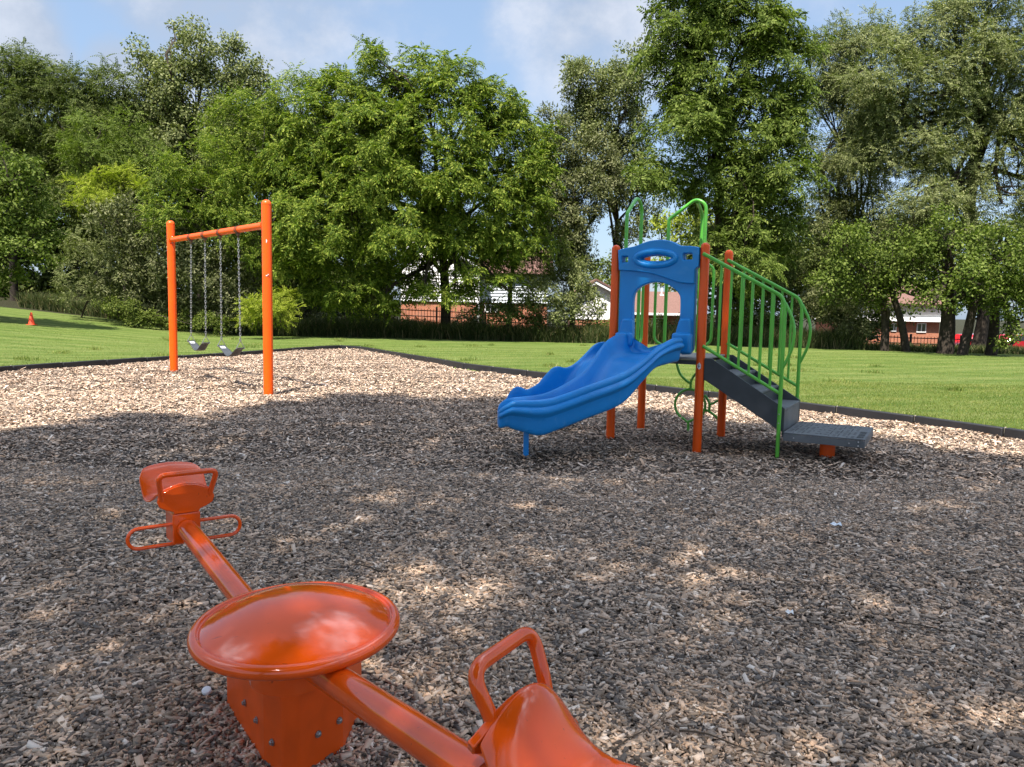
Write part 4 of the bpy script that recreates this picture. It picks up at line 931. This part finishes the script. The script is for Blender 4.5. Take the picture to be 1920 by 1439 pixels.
# trees behind the tower
tree('sparse_grey_tree', 'sparse grey green tree between the rounded tree and the play tower', 'tree', G0(1075, 40), 39.5,
     [(1010, 330, 45, 50), (1025, 400, 40, 50), (1100, 350, 45, 40), (1140, 340, 40, 40), (1060, 520, 40, 26), (1040, 300, 50, 45), (1075, 345, 50, 45), (1085, 420, 45, 40), (1050, 430, 40, 45), (1030, 240, 35, 35), (1120, 300, 40, 50), (1075, 480, 45, 30), (1130, 390, 28, 22), (1045, 370, 35, 40)], 'narrow', 'greyd', dens=1.4, sub=.7, leaf=1.2, tr=.16, seed=37)
tree('pale_willow_tree', 'pale grey green willow-like tree left of the tallest tree', 'tree', G0(1160, 43), 42,
     [(1080, 250, 40, 50), (1090, 160, 35, 35), (1200, 370, 50, 40), (1180, 430, 40, 30), (1115, 160, 45, 45), (1165, 175, 50, 50), (1100, 215, 40, 45), (1160, 245, 60, 50), (1190, 310, 50, 50), (1130, 285, 35, 40), (1190, 120, 35, 40)], 'narrow', 'grey', dens=1.3, sub=.75, leaf=1.3, tr=.18, seed=38)
tree('drooping_tree', 'very tall deep green tree with drooping leaf sprays behind the play tower', 'tree', G0(1350, 36), 33.5,
     [(1290, 60, 70, 65), (1255, 130, 60, 60), (1390, 60, 80, 70), (1450, 120, 65, 75), (1330, 170, 90, 75), (1400, 250, 95, 75), (1280, 250, 70, 60), (1455, 340, 65, 60), (1350, 350, 90, 60), (1395, 440, 80, 45), (1450, 440, 50, 50), (1340, -30, 110, 60), (1230, 330, 45, 40), (1400, 510, 70, 32), (1480, 220, 45, 60), (1330, 470, 45, 40)],
     'pinnate', 'deep', dens=1.6, sub=.85, leaf=1.15, tr=.24, seed=39, trunk_top=at(1345, 220, 34), lean_pts=[at(1352, 560, 35.5), at(1348, 400, 35)], back=.2)
tree('far_bright_tree', 'small bright yellow green tree far behind the green loops', 'tree', G0(1285, 75), 75, [(1270, 420, 42, 24), (1310, 415, 30, 22), (1240, 430, 30, 24), (1290, 460, 45, 26), (1255, 520, 40, 24), (1290, 535, 40, 16)], 'broad', 'yellow', dens=.35, sub=1.5, leaf=2.2, tr=.25, seed=40)
tree('far_rounded_tree', 'distant rounded tree over the brown roof left of the tower', 'tree', G0(1140, 85), 85, [(1135, 510, 26, 22), (1165, 500, 26, 24), (1110, 520, 20, 16)], 'broad', 'olive', dens=.25, sub=1.5, leaf=2.4, tr=.25, seed=41)
# right hand side
tree('spreading_locust', 'spreading grey green tree with a thick dark forked trunk', 'tree', G0(1835, 38), 35.5,
     [(1640, 220, 60, 50), (1700, 300, 70, 45), (1800, 340, 60, 40), (1690, 440, 70, 36), (1820, 130, 60, 50), (1920, 220, 60, 60), (1690, 90, 60, 45), (1750, 75, 55, 50), (1650, 150, 70, 50), (1740, 160, 70, 50), (1850, 100, 60, 50), (1790, 200, 70, 50), (1880, 190, 60, 60), (1690, 230, 80, 50), (1760, 290, 60, 40), (1900, 280, 50, 50), (1650, 300, 60, 45), (1720, 380, 80, 45), (1890, 60, 50, 40), (1780, 30, 40, 30), (1930, 140, 60, 80), (1880, 370, 60, 40), (1790, 420, 60, 36), (1860, 0, 80, 30), (1960, 330, 50, 80)],
     'fine', 'grey', dens=1.3, sub=.8, leaf=1.3, tr=.34, seed=42, trunk_top=at(1845, 215, 36.5), lean_pts=[at(1848, 560, 37.8), at(1818, 420, 37.4), at(1825, 330, 37)], back=.2)
tree('hazy_locust', 'dusty grey green tree between the tallest tree and the spreading tree', 'tree', G0(1600, 42), 40,
     [(1610, 200, 45, 60), (1540, 300, 40, 50), (1620, 330, 45, 45), (1530, 480, 50, 40), (1600, 460, 50, 40), (1640, 240, 40, 50), (1560, 110, 45, 50), (1600, 80, 45, 35), (1580, 170, 45, 50), (1540, 190, 35, 40), (1600, 260, 40, 45), (1570, 350, 55, 50), (1560, 420, 60, 45), (1620, 400, 45, 40), (1640, 60, 40, 30)],
     'fine', 'grey', dens=1.4, sub=.8, leaf=1.4, tr=.17, seed=43)
for k, (px, Y, lean, lab, lb, r) in enumerate((
        (1662, 33.2, -6, 'broad leaved dark tree with a straight trunk right of the tall grass', [(1600, 500, 60, 42), (1650, 470, 60, 45), (1560, 530, 45, 32), (1640, 545, 50, 26), (1580, 460, 40, 35)], .20),
        (1705, 33.0, -34, 'dark tree whose trunk leans sharply left', [(1690, 520, 50, 32), (1730, 480, 55, 40), (1720, 550, 40, 20)], .19),
        (1775, 32.0, 4, 'thickest dark trunk with a low broad leaved crown', [(1780, 500, 65, 42), (1800, 550, 55, 30), (1760, 440, 50, 35), (1750, 565, 40, 16)], .36),
        (1806, 31.2, 26, 'dark trunk leaning right under dense leaves', [(1830, 520, 50, 40), (1840, 470, 45, 34)], .22),
        (1862, 31.5, 5, 'dark tree at the right edge with leaves down to the lawn', [(1880, 540, 50, 50), (1905, 600, 34, 34), (1870, 480, 60, 40), (1940, 500, 60, 80), (1900, 640, 30, 18)], .24))):
    tree('dark_trunked_tree', lab, 'tree', G0(px, Y), Y-1, lb, 'broad', 'deep', dens=.95, sub=.7, leaf=1.0, tr=r, seed=50+k, trunk_top=at(px+lean, 540, Y), lean_pts=[at(px+lean*.35, 620, Y)], group='dark trees at the right edge of the lawn')
shrub('hedge_bush', 'dull olive bush in the tall grass right of the hand rails', G0(1560, 34.5), 34, [(1540, 560, 40, 30), (1590, 585, 38, 24), (1505, 575, 30, 26), (1570, 610, 40, 20), (1610, 620, 26, 18)], 'narrow', 'greyd', dens=.9, sub=.55, seed=61)
shrub('shadowy_thicket', 'tall shadowy thicket between the hand rails and the dark trunks', G0(1500, 38), 38, [(1440, 520, 50, 40), (1500, 500, 50, 45), (1550, 500, 45, 45), (1480, 560, 60, 34), (1540, 570, 50, 26), (1420, 570, 40, 26), (1590, 560, 30, 30)], 'broad', 'dark', dens=.9, sub=.7, seed=62)
shrub('leaning_thicket', 'dusty thicket filling the gap left of the play tower', G0(1090, 41), 41, [(1050, 450, 40, 40), (1020, 510, 45, 40), (1080, 500, 34, 30), (1000, 430, 34, 40), (1090, 440, 26, 30)], 'narrow', 'olive', dens=.8, sub=.7, seed=63)
# the far wood that closes the view: one dark mass
rng = np.random.default_rng(77); LB = []
for px in range(-160, 760, 62):
    for py in (260, 330, 430, 530, 585): 
        Y = 50+rng.uniform(-2, 3); LB.append((at(px+rng.uniform(-20, 20), py+rng.uniform(-20, 20), Y), 52*Y/F_PX, 50*Y/F_PX))
for px, py in ((1350, 420), (1400, 480), (1345, 500), (1420, 400), (1440, 540), (1370, 560), (1620, 585), (1560, 560)):
    Y = 45+rng.uniform(-1, 2); LB.append((at(px, py, Y), 44*Y/F_PX, 38*Y/F_PX))
for px in range(1400, 2080, 70):
    for py in (455, 525): 
        Y = 46+rng.uniform(-2, 3); LB.append((at(px+rng.uniform(-20, 20), py+rng.uniform(-10, 20), Y), 46*Y/F_PX, 38*Y/F_PX))
Q, _ = crown_quads(LB, 'broad', .95, rng, 1.2, 1.9, .2)
o = quads_object('far_wood', Q, LEAF['dark']); tag(o, 'dark far wood closing the view behind the trees', 'woodland', kind='stuff')

# ------------------------------------------------------------------ the tree behind the path whose crown shades the foreground
def shade_tree():
    rng = np.random.default_rng(91)
    edge = np.array([(-14, 5.5), (-9, 7.0), (-7, 7.6), (-5.72, 8.4), (-5.2, 10.0), (-3.9, 10.9), (-3.2, 12.1), (-2.6, 13.2), (-1.0, 12.6), (.4, 13.1), (1.3, 12.2), (2.4, 11.0), (4.0, 10.2), (4.7, 8.7), (5.7, 8.0), (9, 7.0), (14, 5.0)])
    gaps = [(850, 985, .55), (1320, 1195, .22), (1010, 1145, .26), (1040, 940, .40), (1850, 1285, .34), (1100, 805, .45), (1400, 850, .40), (500, 775, .6), (870, 1290, .16), (1230, 1420, .2), (1190, 1060, .2), (1640, 1180, .2), (1480, 1350, .2), (1330, 1060, .25)]
    gaps = [(*ground_at(a, b)[:2], r) for a, b, r in gaps]
    P = []
    while len(P) < 8000:
        x = rng.uniform(-10, 10); y = rng.uniform(-9, 13.2); lim = np.interp(x, edge[:, 0], edge[:, 1])
        if y > lim: continue
        v = .5+.5*math.sin(1.9*x+1.3*math.sin(.9*y)+.6)*math.sin(1.7*y+1.1*math.sin(1.1*x)-.4)
        if any((x-gx)**2+((y-gy)*.8)**2 < (r*.24+.11)**2*rng.uniform(.6, 1.15) for gx, gy, r in gaps): continue
        h = 15+4.5*math.cos(min(1, math.hypot(x/12, (y+0)/15))*1.5)*rng.normal()*.6; h = min(19, max(9.5, h)); P.append((x-SHX*h, y-SHY*h, h))
    P = np.array(P); A = rng.normal(size=P.shape)*.4+np.array([0, 0, 1]); Q = place('broad', P, A, rng.uniform(1.0, 1.45, len(P)), rng)
    bx, by = -4.2, -7.5; root = thing('shade_tree', 'tall broad tree standing behind the viewer and shading the play area', 'tree', (bx, by, 0))
    quads_object('crown', Q-np.array([bx, by, 0], dtype=np.float32), LEAF['deep'], root)
    mb = MB(); sp_ = spline([(bx, by, -.3), (bx+.1, by+.1, 4), (bx+.5, by+.8, 9)], 12); mb.tube(sp_, [.42-.014*i for i in range(12)], 16, cap=False); mb.build('trunk', BARK, root, smooth=60).location = (-bx, -by, 0)
    lm = MB()
    for q in P[rng.permutation(len(P))[:46]]: limb(lm, sp_[int(rng.integers(8, 12))], q, .13, .03, rng, .1, 8, 6)
    lm.build('limbs', BARK, root, smooth=60).location = (-bx, -by, 0)
shade_tree()

# ------------------------------------------------------------------ houses, fence, cars beyond the trees
def siding(name, col):
    M = mat(name, col, .6, .3); t = M.node_tree; co = t.nodes.new('ShaderNodeTexCoord'); sp_ = t.nodes.new('ShaderNodeSeparateXYZ'); t.links.new(co.outputs['Object'], sp_.inputs[0])
    a = t.nodes.new('ShaderNodeMath'); a.operation = 'MULTIPLY'; a.inputs[1].default_value = 1/.17; t.links.new(sp_.outputs[2], a.inputs[0])
    f = t.nodes.new('ShaderNodeMath'); f.operation = 'FRACT'; t.links.new(a.outputs[0], f.inputs[0])
    u = t.nodes.new('ShaderNodeBump'); u.inputs['Strength'].default_value = 1; u.inputs['Distance'].default_value = .05; u.invert = True; t.links.new(f.outputs[0], u.inputs['Height']); t.links.new(u.outputs[0], t.nodes['Principled BSDF'].inputs['Normal']); return M
def brick(name):
    M = mat(name, (.40, .13, .06), .85, .2); t = M.node_tree; b = t.nodes.new('ShaderNodeTexBrick'); co = t.nodes.new('ShaderNodeTexCoord'); mp = t.nodes.new('ShaderNodeMapping'); mp.inputs['Rotation'].default_value = (rad(90), 0, 0)
    t.links.new(co.outputs['Object'], mp.inputs[0]); t.links.new(mp.outputs[0], b.inputs[0]); b.inputs['Scale'].default_value = 4; b.inputs['Color1'].default_value = (.46, .145, .065, 1); b.inputs['Color2'].default_value = (.34, .10, .05, 1); b.inputs['Mortar'].default_value = (.42, .34, .27, 1); b.inputs['Mortar Size'].default_value = .02
    t.links.new(b.outputs[0], t.nodes['Principled BSDF'].inputs['Base Color']); return M
SIDW = siding('white_siding', (.74, .73, .71)); SIDB = siding('pale_blue_grey_siding', (.50, .54, .58)); BRICK = brick('orange_brick'); ROOF = mat('brown_shingles', (.20, .115, .095), .9, .1, var=.35, vscale=14, bump=.5, bscale=40)
TRIM = mat('white_trim', (.78, .78, .77), .5); GLASS = mat('dark_window_glass', (.03, .035, .04), .1, .6); VENT = mat('pale_vent', (.6, .6, .6), .5)
def window(root, x0, x1, z0, z1, y, parent=None):
    f = MB().box((x0, y-.06, z0), (x1, y-.002, z0+.07)).box((x0, y-.06, z1-.07), (x1, y-.002, z1)).box((x0, y-.06, z0+.071), (x0+.07, y-.002, z1-.071)).box((x1-.07, y-.06, z0+.071), (x1, y-.002, z1-.071)).box(((x0+x1)/2-.03, y-.055, z0+.071), ((x0+x1)/2+.03, y-.004, z1-.071)).build('window', TRIM, root, smooth=0)
    MB().box((x0+.07, y-.03, z0+.07), (x1-.07, y-.003, z1-.07)).build('pane', GLASS, f, smooth=0); return f
# house one: gabled white wing with a blue-grey wing beside it
X = lambda px, Y, py=560: float(at(px, py, Y)[0])
ZZ = lambda px, py, Y: float(at(px, py, Y)[2])
Y1 = 50.
h1 = thing('white_sided_house', 'white sided house with a brick ground floor behind the large rounded tree', 'house', (X(820, Y1), Y1, 0))
ox = X(820, Y1); xa, xb, xc = X(752, Y1)-ox, X(899, Y1)-ox, X(1010, Y1)-ox+.6; gz = -1.0; zs = ZZ(820, 566, Y1); ze = ZZ(950, 512, Y1); xm = (xa+xb)/2-1.2
MB().box((xa, 0, gz), (xb, 9, zs)).build('brick_wall', BRICK, h1, smooth=0)
MB().prism([(xa, zs+.002), (xb, zs+.002), (xb, ze+.2), (xm, ze+2.3), (xa, ze+.6)], -.05, 9).build('sided_wall', SIDW, h1, smooth=0)
def laps(x0, x1, z0, z1, y, root, mt, ps=.21):
    mb = MB(); n = int((z1-z0)/ps)
    for i in range(n):
        a = z0+i*ps; mb.add([(x0, y-.055, a+.004), (x1, y-.055, a+.004), (x1, y-.002, a+ps-.004), (x0, y-.002, a+ps-.004), (x0, y-.002, a+.004), (x1, y-.002, a+.004)], [(0, 1, 2, 3), (4, 5, 1, 0)])
    mb.build('clapboards', mt, root, smooth=0)
laps(xa, xb-.15, zs+.01, ze+.1, -.052, h1, SIDW)
MB().box((xb-.14, -.09, gz), (xb, -.052, ze+.1)).prism([(xb+.35, ze-.05), (xb+.35, ze+.15), (xm, ze+2.62), (xm, ze+2.38)], -.4, -.052).prism([(xa-.35, ze+.33), (xa-.35, ze+.53), (xm, ze+2.62), (xm, ze+2.38)], -.4, -.052).build('trim', TRIM, h1, smooth=0)
MB().prism([(xb+.4, ze+.18), (xm, ze+2.65), (xa-.4, ze+.56), (xa-.4, ze+.70), (xm, ze+2.80), (xb+.4, ze+.32)], -.42, 9.2).build('roof', ROOF, h1, smooth=0)
MB().box((xb+.003, .8, gz), (xc, 8.5, zs)).build('brick_wall', BRICK, h1, smooth=0)
MB().box((xb+.003, .75, zs+.002), (xc, 8.5, ze)).build('sided_wall', SIDB, h1, smooth=0)
laps(xb+.01, xc, zs+.01, ze-.6, .748, h1, SIDB)
MB().add([(xb-.2, .3, ze-.02), (xc+.4, .3, ze-.02), (xc+.4, 4.6, ze+1.9), (xb-.2, 4.6, ze+1.9), (xb-.2, 8.9, ze-.02), (xc+.4, 8.9, ze-.02)], [(0, 1, 2, 3), (3, 2, 5, 4), (0, 3, 4), (1, 5, 2), (0, 4, 5, 1)]).build('roof', ROOF, h1, smooth=0)
window(h1, X(906, Y1)-ox, X(936, Y1)-ox, ZZ(920, 533, Y1), ZZ(920, 517, Y1), .75); window(h1, X(908, Y1)-ox, X(932, Y1)-ox, ZZ(920, 586, Y1), ZZ(920, 571, Y1), .8)
# house two: gable left of the tower
Y2 = 60.; h2 = thing('gabled_house', 'white gabled house with a brick wall and brown roof just left of the tower', 'house', (X(1150, Y2), Y2, 0)); ox = X(1150, Y2)
xa, xb = X(1116, Y2)-ox, X(1205, Y2)-ox; zt = ZZ(1118, 530, Y2); zm = ZZ(1118, 563, Y2)
MB().box((xa-1.5, 0, -1.2), (xb, 8, zm-1.5)).build('brick_wall', BRICK, h2, smooth=0)
MB().prism([(xa-1.6, zm-1.498), (xb+.1, zm-1.498), (xb+.1, zm-.6), (xa, zt-.1), (xa-1.6, zm+.2)], -.04, 8).build('gable_wall', SIDW, h2, smooth=0)
MB().prism([(xb+.5, zm-.85), (xb+.5, zm-.65), (xa, zt+.1), (xa, zt-.12)], -.5, -.045).prism([(xa-2.2, zm-.25), (xa-2.2, zm-.05), (xa, zt+.1), (xa, zt-.12)], -.5, -.045).build('trim', TRIM, h2, smooth=0)
MB().prism([(xb+.5, zm-.64), (xa, zt+.12), (xa-2.2, zm-.04), (xa-2.2, zm+.1), (xa, zt+.28), (xb+.5, zm-.5)], -.55, 8.4).build('roof', ROOF, h2, smooth=0)
window(h2, X(1126, Y2)-ox, X(1139, Y2)-ox, ZZ(1130, 579, Y2), ZZ(1130, 567, Y2), -.04)
# house three: brown roof seen through the panel
Y3 = 56.; h3 = thing('brown_roofed_house', 'low house with a wide brown roof and white gutter seen through the blue arch', 'house', (X(1245, Y3), Y3, 0)); ox = X(1245, Y3)
xa, xb = X(1200, Y3)-ox-.6, X(1298, Y3)-ox; z0, z1 = ZZ(1245, 588, Y3), ZZ(1245, 551, Y3)
MB().box((xa+.3, .5, -1.2), (xb-.3, 8, z0)).build('wall', BRICK, h3, smooth=0)
MB().add([(xa, 0, z0), (xb, 0, z0), (xb, 4.2, z1+.25), (xa, 4.2, z1+.25), (xa, 8.4, z0), (xb, 8.4, z0)], [(0, 1, 2, 3), (3, 2, 5, 4), (0, 3, 4), (1, 5, 2), (0, 4, 5, 1)]).build('roof', ROOF, h3, smooth=0)
MB().box((xa, -.14, z0-.14), (xb, -.003, z0+.03)).build('gutter', TRIM, h3, smooth=0)
cv = X(1258, Y3)-ox; MB().lathe([(.24, z1-.15), (.22, z1-.05), (.07, z1+.05), (.07, z1+.45), (.05, z1+.5)], (cv, 3.6, 0), 14).build('roof_vent', VENT, h3)
window(h3, X(1225, Y3)-ox, X(1250, Y3)-ox, z0-1.3, z0-.35, .5)
# house four on the right
Y4 = 55.; h4 = thing('brick_house', 'low orange brick house with a white upper band behind the right hand trunks', 'house', (X(1690, Y4), Y4, 0)); ox = X(1690, Y4)
xa, xb = X(1625, Y4)-ox, X(1765, Y4)-ox; z0, z1 = ZZ(1690, 603, Y4), ZZ(1690, 578, Y4)
MB().box((xa, 0, -1.6), (xb, 9, z0)).build('brick_wall', BRICK, h4, smooth=0)
MB().box((xa-.3, -.4, z0+.002), (xb+.3, 9.3, z0+.32)).box((xa-.1, -.05, z0+.322), (xb+.1, 9, z1+.3)).build('upper_band', SIDW, h4, smooth=0)
MB().add([(xa-.4, -.6, z1+.302), (xb+.4, -.6, z1+.302), (xb+.4, 4.4, z1+1.9), (xa-.4, 4.4, z1+1.9), (xa-.4, 9.4, z1+.302), (xb+.4, 9.4, z1+.302)], [(0, 1, 2, 3), (3, 2, 5, 4), (0, 3, 4), (1, 5, 2), (0, 4, 5, 1)]).build('roof', ROOF, h4, smooth=0)
window(h4, X(1674, Y4)-ox, X(1684, Y4)-ox, ZZ(1680, 622, Y4), ZZ(1680, 606, Y4), 0); window(h4, X(1722, Y4)-ox, X(1740, Y4)-ox, ZZ(1730, 624, Y4), ZZ(1730, 606, Y4), 0)

# iron picket fence
def fence(name, label, p0, p1, h):
    p0 = np.array(p0); p1 = np.array(p1); ln = np.linalg.norm(p1-p0); u = (p1-p0)/ln; root = thing(name, label, 'fence', (p0[0], p0[1], 0), math.atan2(u[1], u[0]), 'black picket fences beyond the trees')
    gz_ = lambda s: float(terrain(*(p0+u*s)))
    n = int(ln/2.4); pk = MB(); rl = MB()
    for i in range(n+1):
        s = ln*i/n; g = gz_(s); MB().box((s-.045, -.045, g-.1), (s+.045, .045, g+h+.12)).build('post', IRON, root, smooth=0)
        if i < n:
            s2 = ln*(i+1)/n; g2 = gz_(s2)
            for rz in (.15, h-.42, h-.12):
                rl.add([(s+.05, -.015, g+rz), (s2-.05, -.015, g2+rz), (s2-.05, -.015, g2+rz+.05), (s+.05, -.015, g+rz+.05), (s+.05, .015, g+rz), (s2-.05, .015, g2+rz), (s2-.05, .015, g2+rz+.05), (s+.05, .015, g+rz+.05)], [(0, 1, 2, 3), (7, 6, 5, 4), (0, 4, 5, 1), (3, 2, 6, 7)])
            for k_ in range(1, 15):
                a = s+(s2-s)*k_/15; g3 = gz_(a); pk.box((a-.012, -.032, g3+.05), (a+.012, -.017, g3+h))
    pk.build('pickets', IRON, root, smooth=0); rl.build('rails', IRON, root, smooth=0)
def P2(px, Y): p = at(px, 600, Y); return (p[0], p[1])
fence('picket_fence', 'black iron picket fence under the large rounded tree', P2(560, 41), P2(905, 41), 1.5)
fence('picket_fence', 'black iron picket fence running behind the play tower', P2(910, 41), P2(1330, 41), 1.4)
fence('picket_fence', 'black iron picket fence between the right hand trunks', P2(1335, 41), P2(1900, 40.5), 1.35)

# parked cars
RED = mat('red_car_paint', (.48, .012, .016), .2, .5, coat=.8); TYRE = mat('tyre_rubber', (.02, .02, .02), .8); RIM = mat('wheel_rim', (.5, .5, .5), .3, metal=.8); LAMP = mat('lamp_glass', (.75, .75, .72), .15)
def car(name, label, loc, rz, paint):
    r = thing(name, label, 'car', loc, rz, None)
    side = [(-2.2, .35), (-2.22, .72), (-1.9, .86), (-1.25, .95), (-.75, 1.40), (.55, 1.46), (1.35, 1.05), (2.1, .98), (2.2, .6), (2.15, .32)]
    MB().prism(side, -.85, .85).build('body', paint, r, smooth=0, bevel=.07, segs=3)
    MB().prism([(-1.10, .98), (-.70, 1.34), (.50, 1.40), (1.15, 1.05), (.4, .97)], -.862, .862).build('side_windows', GLASS, r, smooth=0)
    for x in (-1.35, 1.35):
        for y in (-.80, .80):
            wh = MB().tube([(x, y-.11, .33), (x, y+.11, .33)], .33, 24).build('wheel', TYRE, r); MB().tube([(x, y-.125, .33), (x, y+.125, .33)], .2, 16).build('rim', RIM, wh)
    for y in (-.6, .6): MB().box((-2.26, y-.16, .60), (-2.19, y+.16, .74)).build('headlight', LAMP, r, bevel=.02)
    return r
p = at(1826, 655, 52); car('parked_car', 'red car parked beyond the dark trunks', (p[0], p[1], float(terrain(p[0], p[1]))), rad(12), RED)
p = at(1872, 655, 56); car('parked_car', 'second red car, mostly hidden near the right edge', (p[0]+1.2, p[1], float(terrain(p[0], p[1]))), rad(5), mat('dark_red_car_paint', (.36, .012, .02), .2, .5, coat=.8))
p = at(1683, 655, 43); ub = thing('utility_box', 'white utility box beside the leaning trunk', 'utility box', (p[0], p[1], float(terrain(p[0], p[1]))))
MB().box((-.22, -.2, 0), (.22, .2, .85)).build('cabinet', TRIM, ub, bevel=.02); MB().box((-.25, -.23, .852), (.25, .23, .90)).build('lid', VENT, ub, bevel=.01)
print('quads', sum(len(m_.polygons) for m_ in bpy.data.meshes))
